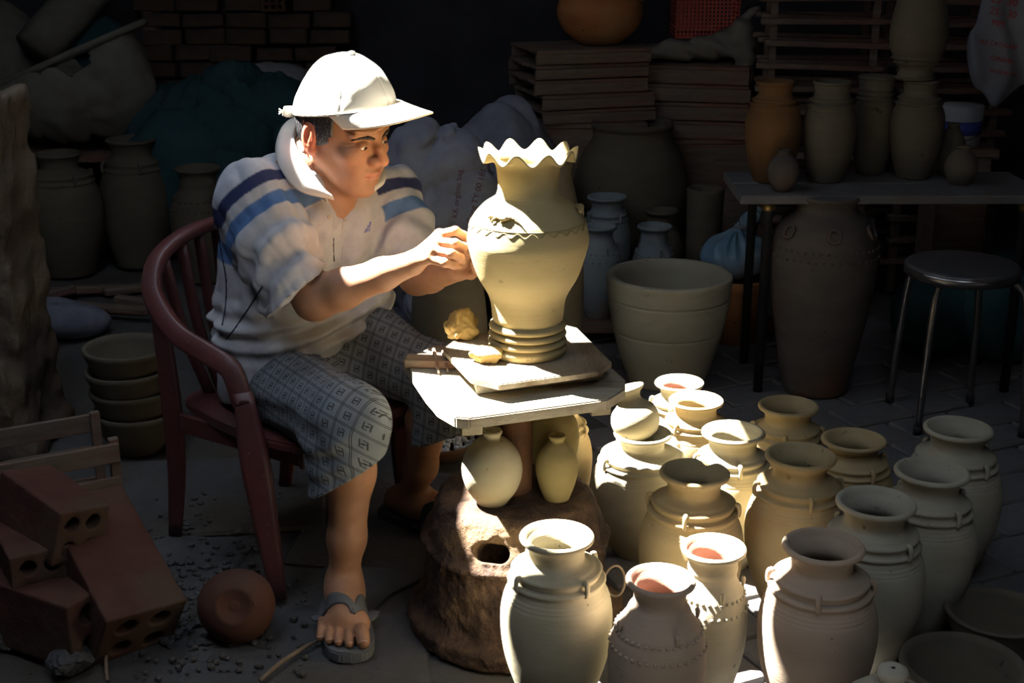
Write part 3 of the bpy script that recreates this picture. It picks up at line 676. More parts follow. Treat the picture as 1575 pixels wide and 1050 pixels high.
# incised scalloped band and line round the shoulder
def band(fn, n=220, rad=.0012): return tube_mesh([fn(2 * math.pi * i / n) for i in range(n)], rad, 5, closed=True)
def ring_at(py, dz=0.0): r = vr(py) + .0004; z = zz(py) + dz; return lambda a: (r * math.cos(a), r * math.sin(a), z)
obj('incised_line', band(ring_at(338)), M['olive'], rv)
def scal(a): r = vr(343 + 3 * math.sin(26 * a)) + .0004; return (r * math.cos(a), r * math.sin(a), zz(343 + 3 * math.sin(26 * a)))
obj('scalloped_line', band(scal, 400), M['olive'], rv)
# little applied dragon figures on the shoulder
def dragon_mesh():
    sp = [(-.040, 0, .004), (-.028, .004, .009), (-.012, .003, .010), (.004, -.003, .012), (.018, -.004, .013), (.030, .001, .010), (.045, .006, .005), (.066, .004, .003), (.085, -.003, .0025)]
    rr = [.006, .0055, .008, .007, .009, .008, .0045, .003, .0015]
    q = catmull([a + (b,) for a, b in zip(sp, rr)], 4)
    def f(P):
        d = chain(P, [k[:3] for k in q], [float(k[3]) for k in q], .003)
        d = smin(d, ellip(P, (-.046, -.001, .006), (.010, .007, .007)), .004)
        for (x, s) in ((-.018, -1), (-.016, 1), (.020, -1), (.024, 1)):
            d = smin(d, chain(P, [(x, .003 * s, .008), (x - .006, .013 * s, .008), (x - .012, .019 * s, .003)], [.0045, .0035, .003], .003), .003)
        d = smin(d, cone(P, (-.046, .004, .010), (-.038, .007, .018), .002, .001), .002); d = smin(d, cone(P, (-.046, -.006, .010), (-.038, -.008, .018), .002, .001), .002)
        return d + .0012 * wob(P, 420)
    return sdf_mesh(f, (-.07, -.035, -.006), (.10, .035, .03), .0016)
dm = dragon_mesh()
for az in (-122, -2, 118):
    a = math.radians(az); r = vr(322); c = Vector((r * math.cos(a), r * math.sin(a), zz(322)))
    n = Vector((math.cos(a) * .62, math.sin(a) * .62, .78)).normalized(); tx = Vector((-math.sin(a), math.cos(a), 0)); ty = n.cross(tx)
    o = obj('dragon_relief', dm, M['wet'], rv); o.matrix_local = Matrix(((tx.x * .6, ty.x * .6, n.x * .6, c.x), (tx.y * .6, ty.y * .6, n.y * .6, c.y), (tx.z * .6, ty.z * .6, n.z * .6, c.z), (0, 0, 0, 1)))
# ---------------- clay lumps and tools
def lump(c, r, seed, flat=1.0, cut=True):
    c = Vector(c); rs = np.random.RandomState(seed); N = rs.randn(26, 3); N /= np.linalg.norm(N, axis=1)[:, None]; D = r[0] * (.66 + .34 * rs.rand(26))
    def f(P):
        q = (P) / np.array([1, r[1] / r[0], r[2] / r[0]], np.float32)
        d = np.linalg.norm(q, axis=1) - r[0]
        for n_, d_ in zip(N, D): d = smax(d, q @ n_.astype(np.float32) - d_, .0018)
        return smax((d + .0035 * wob(P, 90, seed) + .0028 * ridged(P, 150, seed + 1) + .0012 * wob(P, 420, 2)), -P[:, 2] - r[2] * .72, .003) * .8
    return sdf_mesh(f, [-k * 1.3 for k in r], [k * 1.3 for k in r], .0020)
p = onz(713, 520, ZB); r = (.047, .038, .042)
obj('clay_lump', lump(p, r, 3), M['lump'], None, (p.x, p.y + .005, ZB + r[2] * .72), (0, 0, .5), label='ochre lump of wet clay beside the ruffled vase foot', cat='clay lump')
p = onz(746, 556, ZB); r = (.046, .030, .024)
obj('clay_lump', lump(p, r, 8), M['lump'], None, (p.x, p.y, ZB + r[2] * .72), (0, 0, -.1), label='flat sunlit pat of clay at the front of the wheel board', cat='clay lump')
for (a, b, lab, w) in (((667, 538), (675, 570), 'wooden modelling stick nearer the table edge', .005), ((681, 541), (689, 567), 'short modelling stick beside the longer one', .004)):
    A_, B_ = onz(*a, ZT + .024), onz(*b, ZT + .012)
    B_.z = ZT + .006; A_.z = ZT + .0255
    c = (A_ + B_) / 2
    o = obj('modelling_tool', tube_mesh([A_ - c, (A_ * .7 + B_ * .3) - c, (A_ * .35 + B_ * .65) - c, B_ - c], [w * .8, w * 1.1, w, w * .4], 8, smooth_n=3), M['wood'], None, c, label=lab, cat='tool', group='modelling tools on the wheel')
# =================================================================== furniture and clutter
random.seed(31)
# ---------------- plank table at the right
pa, pb_ = onz(1158, 296, PZ), onz(1520, 288, PZ)
tt = thing('plank_table', 'low table of two grey planks carrying a row of vases', 'table', ((pa.x + pb_.x) / 2, 4.52, 0))
L_ = 1.0
for k, (dy, w) in enumerate(((-.10, .19), (.105, .2))):
    obj('plank', box_mesh(L_, w, .03, .003, .002), M['paver'], tt, (0.06, dy, PZ - .0305))
for dx in (-.34, .5):
    for dy in (-.14, .15):
        lg = obj('leg', lathe_mesh([(0, 0), (.016, 0), (.016, PZ - .09), (.020, PZ - .085), (.020, PZ - .05), (.013, PZ - .045), (.013, PZ - .031), (0, PZ - .031)], 14), M['black'], tt, (dx, dy, 0))
        obj('brass_fitting', lathe_mesh([(0, 0), (.014, 0), (.024, .012), (.024, .026), (.016, .036), (0, .036)], 12), M['brass'], lg, (0, 0, PZ - .07))
# ---------------- stool
p = at(1481, 405, 4.05); st = thing('stool', 'round metal stool with a dark seat and four bent tube legs', 'stool', (p.x, p.y, 0))
Rs = 86 * mpp((p.x, p.y, .55)); zs = at(1481, 405, 4.05).z
obj('seat', lathe_mesh([(0, zs - .012), (Rs * .9, zs - .014), (Rs * .97, zs - .022), (Rs * .985, zs - .034), (Rs * .97, zs - .038), (Rs, zs - .03), (Rs * 1.0, zs - .008), (Rs * .97, zs), (Rs * .9, zs + .002), (0, zs + .003)], 56), M['seat'], st)
obj('rim_band', lathe_mesh([(Rs * .99, zs - .032), (Rs * 1.015, zs - .03), (Rs * 1.015, zs - .010), (Rs * .99, zs - .008)], 56), M['chrome'], st)
for (fx, fy) in ((1368, 618), (1411, 668), (1572, 672), (1500, 612)):
    f = onz(fx, fy, 0) - Vector((p.x, p.y, 0)); f.z = 0
    if f.length > .26: f = f.normalized() * .25
    d = f.normalized()
    lg = obj('leg', tube_mesh([f + Vector((0, 0, .012)), f * .95 + Vector((0, 0, .2)), f * .86 + Vector((0, 0, zs - .12)), f * .76 + Vector((0, 0, zs - .06)), d * .12 + Vector((0, 0, zs - .035)), d * .05 + Vector((0, 0, zs - .032))], .0115, 12, smooth_n=5), M['chrome'], st)
    obj('rubber_foot', tube_mesh([f + Vector((0, 0, 0)), f + Vector((0, 0, .03))], .0145, 12), M['black'], lg)
# ---------------- tied plastic bag on a red pot behind the tub
p = at(1133, 395, 4.95)
rp_ = thing('red_pot', 'dim red clay pot under the tied blue bag', 'pot', (p.x, p.y, 0))
obj('body', lathe_mesh([(0, 0), (.09, 0), (.11, .12), (.12, .20), (.125, .245), (.12, .252), (.11, .245), (.08, .05), (0, .05)], 40), M['terra'], rp_)
def bag_f(P):
    q = P.copy(); a = np.arctan2(q[:, 1], q[:, 0]); z = q[:, 2]
    d = ellip(q, (0, 0, .075), (.135, .12, .085)); d = smin(d, cone(q, (0, 0, .12), (.012, 0, .185), .045, .016), .05)
    d = smin(d, chain(q, [(.012, 0, .19), (.035, .0, .212), (.058, -.01, .232)], [.017, .020, .026], .01), .012)
    pl = np.clip((z - .04) / .12, 0, 1)
    return d * .8 + .006 * pl * np.sin(a * 11 + 3 * np.sin(a * 3) + z * 30) + .004 * wob(q, 45, .8)
bg_ = thing('plastic_bag', 'knotted bluish plastic bag resting on the red pot', 'bag', (p.x, p.y, .252))
obj('body', sdf_mesh(bag_f, (-.17, -.16, -.03), (.17, .16, .28), .0055), M['bag'], bg_)
obj('knot', tube_mesh([(.022 * math.cos(k), .02 * math.sin(k), .188 + .003 * math.sin(2 * k)) for k in [j * .5236 for j in range(12)]], .007, 8, closed=True), M['sackwhite'], bg_, (.012, 0, 0))
p2 = at(1150, 500, 4.75); 
def rag_f(P): return np.maximum(ellip(P, (0, 0, .0), (.14, .08, .07)), -P[:, 2]) * .8 + .008 * ridged(P, 34, .5)
obj('pink_rag', sdf_mesh(rag_f, (-.18, -.12, -.01), (.18, .12, .1), .006), M['pinkcloth'], None, (onz(1152, 505).x, onz(1152, 505).y, 0), label='crumpled dark pink rag on the floor beside the tub', cat='rag')
# ---------------- sacks
def sack(name, label, mat, c, r, seed, fold=.02, rotz=0.0, h=.011, extra=None, ff=16.0, flatz=True, cat='sack', group='sacks piled at the back'):
    r = np.array(r, np.float32)
    def f(P):
        q = P.copy(); w = np.stack([wob(q, 7, seed), wob(q, 7, seed + 1.7), wob(q, 7, seed + 3.1)], -1) * .035
        d = ellip(q + w, (0, 0, r[2]), r)
        if extra: d = extra(q + w, d)
        u1 = q + .03 * np.stack([wob(q, 9, seed + 4), wob(q, 9, seed + 6), wob(q, 9, seed + 8)], -1).astype(np.float32)
        cr = lambda v: np.abs(v) ** .7
        d = d * .7 - fold * (.9 * cr(wob(u1 * np.array([1, 1, .35], np.float32), ff * 1.1, seed)) + .5 * cr(wob(u1 * np.array([.3, 1, 1], np.float32), ff * 2.0, seed + 2)) + .22 * cr(wob(u1 * np.array([1, 1, .4], np.float32), ff * 4.2, seed + 5)) - .7) * .75
        if flatz: d = smax(d, -P[:, 2], .01)
        return d
    m = 1.45
    me = sdf_mesh(f, (-r[0] * m, -r[1] * m, -.02), (r[0] * m, r[1] * m, r[2] * 2 * 1.35), h)
    return obj(name, me, M[mat], None, c, (0, 0, rotz), label=label, cat=cat, group=group)
def base_at(px, py, Y, z): q = at(px, py, Y); return Vector((q.x, Y, z))
# crates (to rest the sacks on) are simply lower sacks
sack('woven_sack', 'crumpled blue-grey sack with red print between the man and the vase', 'sackgrey', base_at(672, 300, 4.55, .10), (.205, .17, .40), 1.3, .055, .2, .0075, ff=15)
o_ = bpy.data.objects['woven_sack']; sx_ = o_.location
sack('woven_sack', 'dim sack mostly hidden behind the man\'s face', 'sackgrey', base_at(590, 300, 4.75, .05), (.2, .16, .38), 4.3, .03, -.3, .01)
sack('woven_sack', 'dark sack slumped behind the ruffled rim', 'sackgrey', base_at(770, 300, 5.3, .05), (.26, .2, .40), 6.3, .03, .1, .013)
sack('flat_sack', 'low dark sack on the floor below the printed blue-grey sack', 'sackgrey', base_at(640, 470, 4.30, 0), (.15, .13, .10), 2.2, .02, .4, .01)
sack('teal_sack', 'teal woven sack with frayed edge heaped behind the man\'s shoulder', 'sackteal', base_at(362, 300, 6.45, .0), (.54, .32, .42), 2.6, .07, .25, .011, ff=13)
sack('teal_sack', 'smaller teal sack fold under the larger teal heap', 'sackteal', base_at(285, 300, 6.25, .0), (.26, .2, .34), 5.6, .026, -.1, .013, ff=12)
sack('white_sack', 'greyish white sack behind the teal heap, left of the cap', 'sackwhite', base_at(440, 200, 6.72, .0), (.27, .2, .43), 3.4, .02, .1, .013)
# cream canvas sack at the far left, open mouth rolled
sc_ = at(120, 175, 6.35)
def cream(P):
    x, y, z = P[:, 0], P[:, 1], P[:, 2]
    top = .22 + .42 * (x + .32)
    d = ellip(P, (-.02, 0, .18), (.38, .22, .26)); d = smin(d, ellip(P, (.18, 0, .26), (.17, .17, .26)), .08)
    d = smax(d, (z - top) * .9, .012)
    d = smax(d, -(ellip(P, (-.02, 0, .22), (.33, .18, .30))), .02)
    return d * .75 + .006 * wob(P, 18, .6) + .005 * ridged(P, 30, .3)
cs_ = thing('canvas_sack', 'cream canvas sack with a rolled slanting mouth at the far left', 'sack', (sc_.x, 6.35, .482 + .085), 'sacks piled at the back')
obj('body', sdf_mesh(cream, (-.5, -.3, -.12), (.45, .3, .62), .011), M['sackcream'], cs_)
rim = [(.30 * math.cos(a) + .0 if False else (.0 + .34 * math.cos(a)), .175 * math.sin(a), .22 + .42 * (.34 * math.cos(a) + .32)) for a in [k * math.pi / 20 for k in range(40)]]
obj('rolled_edge', tube_mesh(rim, .016, 8, closed=True), M['sackcream'], cs_)
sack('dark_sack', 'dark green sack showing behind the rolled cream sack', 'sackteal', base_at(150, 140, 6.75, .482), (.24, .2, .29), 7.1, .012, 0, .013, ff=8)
sack('dark_sack', 'dull brown sack bulging at the far left edge', 'sackcream', base_at(0, 110, 6.75, .482), (.24, .2, .32), 8.1, .025, 0, .014, ff=12)
# things that carry the raised sacks: a long low bench of planks against the back wall
bn = thing('plank_bench', 'dark plank bench under the sacks along the back wall', 'bench', (-2.25, 6.6, 0))
for i in range(3): obj('plank', box_mesh(1.3, .26, .03, .003, .002), M['darkwood'], bn, (0, -.3 + i * .28, .45))
for dx in (-.58, 0, .58):
    for dy in (-.3, .3): obj('leg', box_mesh(.07, .07, .45, .004), M['darkwood'], bn, (dx, dy, 0))
# rolled mat leaning diagonally, top left; upright post
a_, b_ = at(52, 78, 6.45), at(160, -40, 6.75)
obj('rolled_mat', tube_mesh([Vector((0, 0, 0)), (b_ - a_) * .33, (b_ - a_) * .66, (b_ - a_)], [.10, .105, .105, .10], 20), M['sackcream'], None, a_, label='grey rolled mat leaning at a slant in the top left corner', cat='mat')
q = at(232, 60, 7.0); obj('post', tube_mesh([(0, 0, 0), (.01, 0, .9), (-.01, 0, 1.8), (0, 0, 2.72)], [.055, .05, .052, .05], 14), M['darkwood'], None, (q.x, q.y, 0), label='dark round timber post left of the stacked bricks', cat='post')
# ---------------- stack of old bricks behind the man, hollow bricks among them
random.seed(77)
bmesh_plain = [box_mesh(.20, .10, .075, .006, .006) for _ in range(5)]
for m_ in bmesh_plain: m_.materials.append(M['brickold'])
def hollow_brick(L=.20, W=.10, H=.10, holes=(3, 2), mat='brick', r=.014, jit=.0):
    """block whose end face (-Y) shows real round holes"""
    def f(P):
        d = np.maximum(np.maximum(np.abs(P[:, 0]) - L / 2, np.abs(P[:, 1]) - W / 2), np.abs(P[:, 2]) - H / 2)
        for i in range(holes[0]):
            for j in range(holes[1]):
                cx = (i - (holes[0] - 1) / 2) * L / holes[0] * .82; cz = (j - (holes[1] - 1) / 2) * H / holes[1] * .9
                d = np.maximum(d, -(np.hypot(P[:, 0] - cx, P[:, 2] - cz) - r))
        return d + .0012 * wob(P, 90, 1)
    me = sdf_mesh(f, (-L / 2 - .01, -W / 2 - .01, -H / 2 - .01), (L / 2 + .01, W / 2 + .01, H / 2 + .01), .006)
    me.materials.append(M[mat]); return me
hb = hollow_brick(.12, .2, .115, (3, 3), 'brickold', .0105)
bw0 = at(375, 60, 6.98)
brick_pile = thing('brick_stack', 'dark stack of old bricks and tiles against the back wall', 'brick stack', (bw0.x, 6.98, 0))
for r in range(15):
    x = -.52 + random.uniform(-.04, .02); z = r * .082
    while x < .42:
        if r == 12 and .0 < x < .1 or (r == 13 and .03 < x < .2):
            obj('hollow_brick', hb, None, brick_pile, (x + .05, -.01, z + .058), (0, 0, random.uniform(-.1, .1))); x += .14; continue
        k = random.uniform(.9, 1.05)
        o = obj('brick', random.choice(bmesh_plain), None, brick_pile, (x + .1, random.uniform(-.03, .03), z + .002), (0, random.uniform(-.03, .03), random.uniform(-.07, .07)))
        o.scale = (k, 1, random.uniform(.85, 1.05)); x += .205 * k + random.uniform(.0, .02)
# ---------------- wooden moulds / pallets stacked, top centre
random.seed(15)
def tray(cx, cy, z, w, d, h, label, rz, mat='darkwood', slats=5, group='wooden trays stacked at the back'):
    t = thing('wooden_tray', label, 'tray', (cx, cy, z), group, rz)
    for s in (-1, 1): obj('side_board', box_mesh(w, .022, h - .016, .002, .002), M['darkwood'], t, (0, s * (d / 2 - .012), 0))
    obj('end_board', box_mesh(.022, d - .05, h - .016, .002), M['darkwood'], t, (w / 2 - .012, 0, 0))
    for i in range(slats): obj('slat', box_mesh(w, d / slats - .008, .015, .002, .0015), M[mat], t, (random.uniform(-.006, .006), -d / 2 + d / slats * (i + .5), h - .0155))
    return t
tc = at(898, 150, 5.55)
names = ['bottom', 'fourth from the top', 'third from the top', 'second from the top', 'topmost']
z_ = at(898, 205, 5.5).z
# a support below: low crate
cr = thing('wooden_crate', 'dark crate carrying the stacked wooden trays', 'crate', (tc.x + .02, 5.95, 0))
for s in (-1, 1): obj('side_panel', box_mesh(.5, .02, z_ - .02, .002), M['darkwood'], cr, (0, s * .19, 0)); obj('end_panel', box_mesh(.02, .36, z_ - .02, .002), M['darkwood'], cr, (s * .24, 0, 0))
obj('lid', box_mesh(.52, .42, .02, .002), M['darkwood'], cr, (0, 0, z_ - .0195))
for i in range(5):
    tray(tc.x + (0.03, .02, -.01, -.01, .0)[i], 5.95 + random.uniform(-.01, .01), z_ + .001 + i * .062, .50, .40, .058, names[i] + ' wooden tray in the stack left of the red basket', .30 + random.uniform(-.04, .04))
tc2 = at(1085, 150, 5.85); z2 = at(1085, 215, 5.85).z
cr = thing('wooden_crate', 'dark crate under the slatted trays below the rolled cloth', 'crate', (tc2.x, 6.05, 0))
for s in (-1, 1): obj('side_panel', box_mesh(.46, .02, z2 - .02, .002), M['darkwood'], cr, (0, s * .17, 0)); obj('end_panel', box_mesh(.02, .32, z2 - .02, .002), M['darkwood'], cr, (s * .22, 0, 0))
obj('lid', box_mesh(.48, .38, .02, .002), M['darkwood'], cr, (0, 0, z2 - .0195))
nm2 = ['lowest', 'second', 'third', 'upper']
for i in range(4):
    tray(tc2.x + random.uniform(-.01, .01), 6.05, z2 + .001 + i * .078, .46, .36, .074, nm2[i] + ' slatted tray in the stack below the rolled cloth', -.22 + random.uniform(-.04, .04))
# low slatted trays behind the shelf vases, seen between them
# ---------------- red clay pot, red basin, basket, rolled cloth on top of the trays
zt_ = z_ + 5 * .062
pp = at(922, 60, 5.95); R = 66 * mpp(pp)
t = thing('red_pot', 'squat reddish clay pot sitting on the topmost wooden tray', 'pot', (pp.x, 5.95, zt_ + .0))
obj('body', lathe_mesh([(0, 0), (R * .45, 0)] + [tuple(k) for k in catmull([(R * .5, .004), (R * .85, .06), (R, .125), (R * .97, .17), (R * .9, .2)], 5)] + [(R * .98, .207), (R * .98, .222), (R * .92, .226), (R * .84, .215), (R * .9, .13), (R * .5, .02), (0, .02)], 48), M['terra'], t)
t = thing('red_basin', 'second reddish pot nested in the mouth of the squat pot', 'pot', (pp.x + .09, 5.95, zt_ + .165))
obj('body', lathe_mesh([(0, 0), (R * .4, 0)] + [tuple(k) for k in catmull([(R * .45, .004), (R * .72, .05), (R * .86, .12), (R * .84, .18)], 5)] + [(R * .9, .19), (R * .88, .2), (R * .8, .19), (R * .5, .02), (0, .02)], 48), M['terra'], t)
z4 = z2 + 4 * .078
def cloth_f(P):
    d = chain(P, [(-.25, 0, .045), (-.1, 0, .05), (.06, 0, .06), (.20, 0, .09)], [.035, .040, .05, .065], .03)
    d = smin(d, chain(P, [(.20, -.05, .14), (.21, -.06, .02), (.21, -.07, -.08)], [.045, .04, .035], .02), .03)
    d = smin(d, chain(P, [(.18, 0, .13), (.22, 0, .19), (.27, 0, .23)], [.04, .025, .012], .02), .02)
    return d * .8 + .007 * np.sin(P[:, 2] * 90 + P[:, 0] * 40 + 2 * wob(P, 20)) * .6 + .004 * wob(P, 40)
c4 = at(1075, 95, 5.85)
obj('rolled_cloth', sdf_mesh(cloth_f, (-.32, -.14, -.14), (.34, .1, .28), .008), M['sackcream'], None, (c4.x, 6.0, z4 + .0), label='twisted pale cloth roll lying over the slatted trays', cat='cloth')
# red plastic basket with a real lattice
pb2 = at(1082, 45, 5.75)
bk_ = thing('plastic_basket', 'red plastic lattice basket at the top edge', 'basket', (at(1082, 62, 6.15).x, 6.15, z4 + .10))
W_, D_, Hh = .27, .22, .20
obj('floor_panel', box_mesh(W_, D_, .01, .002), M['redplastic'], bk_)
obj('top_rim', tube_mesh([(-W_ / 2, -D_ / 2, Hh), (W_ / 2, -D_ / 2, Hh), (W_ / 2, D_ / 2, Hh), (-W_ / 2, D_ / 2, Hh)], .008, 6, closed=True), M['redplastic'], bk_)
for s in (-1, 1):
    bm = bmesh.new()
    for i in range(17): bmesh.ops.create_cube(bm, size=1, matrix=Matrix.Translation((-W_ / 2 + W_ * i / 16, s * D_ / 2, Hh / 2)) @ Matrix.Diagonal((.006, .005, Hh, 1)))
    for i in range(13): bmesh.ops.create_cube(bm, size=1, matrix=Matrix.Translation((0, s * D_ / 2, Hh * i / 12)) @ Matrix.Diagonal((W_, .006, .006, 1)))
    obj('lattice_side', bm_mesh(bm), M['redplastic'], bk_)
    bm = bmesh.new()
    for i in range(13): bmesh.ops.create_cube(bm, size=1, matrix=Matrix.Translation((s * W_ / 2, -D_ / 2 + D_ * i / 12, Hh / 2)) @ Matrix.Diagonal((.005, .006, Hh, 1)))
    for i in range(13): bmesh.ops.create_cube(bm, size=1, matrix=Matrix.Translation((s * W_ / 2, 0, Hh * i / 12)) @ Matrix.Diagonal((.006, D_, .006, 1)))
    obj('lattice_end', bm_mesh(bm), M['redplastic'], bk_)
# ---------------- drying racks (slats) behind the shelf vases
def rack(px, Y, w, label, z0, z1, rz, n):
    q = at(px, 100, Y); t = thing('slat_rack', label, 'rack', (q.x, Y, 0), 'wooden drying racks at the back', rz)
    for s in (-1, 1):
        for d in (-.16, .16): obj('upright', box_mesh(.03, .03, z1, .002), M['darkwood'], t, (s * w * .40, d, 0))
    for i in range(n):
        z = z0 + (z1 - z0) * i / (n - 1) - .02
        for d in (-.17, .0, .17): obj('slat', box_mesh(w + random.uniform(-.02, .03), .05, .022, .002, .002), M['darkwood'], t, (random.uniform(-.015, .015), d - (.005 if d < 0 else 0), z), (0, random.uniform(-.015, .03), 0))
    return t
rack(1258, 5.75, .50, 'tall slatted drying rack behind the left shelf vases', .15, 1.32, -.12, 14)
rack(1445, 5.8, .46, 'tall slatted drying rack behind the stacked shelf vases', .15, 1.30, .05, 14)
# paint bucket on the rack's right
bz = at(1474, 222, 5.2); t = thing('paint_bucket', 'white plastic bucket with a blue band on a dark stand', 'bucket', (bz.x, 5.2, bz.z))
k_ = mpp(bz); R = 33 * k_
obj('body', lathe_mesh([(0, 0), (R * .92, 0), (R * .98, .13), (R, .14), (R, .15), (R * .96, .152), (0, .152)], 40), M['bucket'], t)
obj('blue_band', lathe_mesh([(R * .94, .045), (R * .965, .045), (R * .98, .095), (R * .95, .095)], 40), M['blueband'], t)
obj('bucket_handle', tube_mesh([(R, 0, .12), (R * .8, -R * .6, .06), (0, -R * 1.05, .03), (-R * .8, -R * .6, .06), (-R, 0, .12)], .0022, 6, smooth_n=4), M['chrome'], t)
t = thing('block_stand', 'dark block stand under the white bucket', 'stand', (bz.x, 5.2, 0)); obj('body', box_mesh(.2, .2, bz.z - .03, .004), M['darkwood'], t); obj('cap', box_mesh(.24, .24, .03, .004), M['darkwood'], t, (0, 0, bz.z - .0305))
# hanging white sack with red print at the right edge
hw = at(1545, 60, 5.0)
def hang_f(P):
    d = ellip(P, (0, 0, 0), (.125, .045, .23)); d = smin(d, cone(P, (0, 0, .18), (0, 0, .5), .04, .012), .05)
    return d * .8 + .008 * np.sin(P[:, 0] * 60 + 2 * np.sin(P[:, 2] * 12)) + .004 * wob(P, 35)
hs = thing('hanging_sack', 'white sack with red print hanging at the upper right edge', 'sack', (hw.x, 5.0, hw.z))
obj('body', sdf_mesh(hang_f, (-.18, -.09, -.28), (.18, .09, .56), .007), M['sackwhite'], hs)
obj('cord', tube_mesh([(0, 0, .49), (.005, 0, .9), (0, 0, RZ - hw.z)], .006, 8), M['twig'], hs)
def text(name, s, size, mat, parent, loc, rot, ex=.0006):
    c = bpy.data.curves.new(name, 'FONT'); c.body = s; c.size = size; c.extrude = ex; c.align_x = 'CENTER'
    o = bpy.data.objects.new(name, c); COL.objects.link(o)
    dg = bpy.context.evaluated_depsgraph_get(); me = bpy.data.meshes.new_from_object(o.evaluated_get(dg)); bpy.data.objects.remove(o)
    return obj(name, me, M[mat], parent, loc, rot)
for k, (s, dx, dz, sz) in enumerate((('25  30', -.035, .125, .038), ('25 - 30', -.035, .085, .034), ('MM', -.05, .05, .03), ('AZ CATALAN', -.04, -.02, .022), ('CERAMIC', -.02, -.075, .022), ('MADE IN V.N', -.01, -.12, .018))):
    text('printed_text', s, sz, 'redink', hs, (dx, -.058 + .05 * abs(dz), dz), (math.pi / 2, .18, 0))
# lettering on the blue-grey sack
for (s, px, py, ang, sz) in (('KK organic bag', 690, 300, -1.45, .026), ('Cong TY 00 181', 720, 305, -1.3, .028)):
    q = at(px, py, 4.55 - .185)
    text('printed_text', s, sz, 'ink', o_, Vector((q.x, q.y, q.z)) - o_.location, (math.pi / 2, ang, 0)).matrix_parent_inverse = Matrix.Identity(4)
# dim bags under the table behind the stool
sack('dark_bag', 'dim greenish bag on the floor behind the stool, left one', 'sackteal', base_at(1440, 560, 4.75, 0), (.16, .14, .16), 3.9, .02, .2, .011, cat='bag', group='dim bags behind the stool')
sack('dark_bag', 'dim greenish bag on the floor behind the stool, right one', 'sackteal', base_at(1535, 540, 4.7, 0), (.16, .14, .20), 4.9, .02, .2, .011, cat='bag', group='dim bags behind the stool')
# ---------------- left foreground: hollow red bricks, crate slats, upturned pot, firewood, rubble
random.seed(8)
rb = hollow_brick(.19, .36, .16, (2, 2), 'brick', .024)
rb2 = hollow_brick(.13, .24, .13, (2, 2), 'brick', .018)
def put_brick(me, px, py, z, rot, label):
    q = onz(px, py, z); return obj('hollow_brick', me, None, None, q, rot, label=label, cat='brick', group='red hollow bricks in the left corner')
put_brick(rb, 165, 880, .14, (.5, .08, .72), 'large red hollow brick sliding off the pile, beside the gravel')
put_brick(rb, 70, 925, .085, (0, 0, 1.05), 'red hollow brick lying flat under the sliding one')
put_brick(rb2, 78, 790, .27, (.15, .2, .9), 'upper red hollow brick in the left corner pile')
put_brick(rb2, 45, 852, .18, (.05, .0, .55), 'red hollow brick whose two round holes face the camera')
put_brick(rb2, 15, 800, .13, (0, 0, .2), 'red hollow brick under the upper one at the frame edge')
cq = onz(35, 745, .22)
ct = thing('slatted_crate', 'old wooden crate of slats behind the red bricks', 'crate', (cq.x, cq.y + .12, 0), None, .5)
for z in (.06, .15, .24): obj('slat', box_mesh(.36, .014, .05, .002), M['darkwood'], ct, (0, -.12, z)); obj('slat', box_mesh(.36, .014, .05, .002), M['darkwood'], ct, (0, .12, z))
for sx in (-.17, .17):
    for sy in (-.105, .105): obj('corner_post', box_mesh(.025, .02, .3, .002), M['darkwood'], ct, (sx, sy, 0))
# upturned round pot
q = onz(366, 948, .07)
t = thing('upturned_pot', 'round reddish pot lying tipped on its side in front of the chair', 'pot', (q.x, q.y + .02, .0))
pr = [(0, .022), (.02, .019), (.034, .010)] + [tuple(k) for k in catmull([(.040, .007), (.068, .028), (.085, .075), (.080, .12), (.058, .145)], 5)] + [(.062, .146), (.056, .148), (.048, .14), (.068, .08), (.03, .02), (0, .02)]
o = obj('body', lathe_mesh(pr, 44, jit=.02), M['dimterra'], t, (0, -.055, .115), (math.radians(-118), 0, math.radians(8)))
# firewood and rubble on the left floor
for i, (px, py, l, rz, lab) in enumerate(((130, 442, .32, .25, 'longest pale firewood stick left of the chair'), (165, 478, .36, -.22, 'thick firewood stick nearest the stacked bowls'), (205, 440, .26, .5, 'firewood stick just behind the chair back'), (80, 455, .22, .9, 'short firewood stick close to the crumbling pier'), (215, 462, .24, -.4, 'firewood stick touching the chair back'))):
    q = onz(px, py, .03)
    o = obj('firewood_stick', box_mesh(l, .045, .035, .008, .006), M['darkwood'], None, (q.x, q.y, .004 + .018 * (i % 2)), (random.uniform(-.1, .1), 0, rz), label=lab, cat='firewood', group='firewood on the left floor')
q = onz(95, 505, .03)
sack('rag_heap', 'dull crumpled rag heap on the floor left of the bowls', 'sackgrey', (q.x, q.y, 0), (.17, .12, .07), 9.3, .014, .3, .01, cat='rag', group=None)
rk = bmesh.new()
for i in range(520):
    px, py = random.gauss(260, 75), random.gauss(930, 55)
    if i % 3 == 0: px, py = random.uniform(240, 470), random.uniform(760, 1040)
    q = onz(px, py, 0); s = random.uniform(.003, .011)
    bmesh.ops.create_icosphere(rk, subdivisions=1, radius=s, matrix=Matrix.Translation((q.x, q.y, s * .25 + .003)) @ Matrix.Rotation(random.uniform(0, 6), 4, 'Z') @ Matrix.Diagonal((random.uniform(.7, 1.5), random.uniform(.7, 1.2), random.uniform(.4, .9), 1)))
obj('rubble', bm_mesh(rk), M['dirt'], None, kind='stuff', label='loose dark rubble and grit on the floor by the bricks')['category'] = 'rubble'
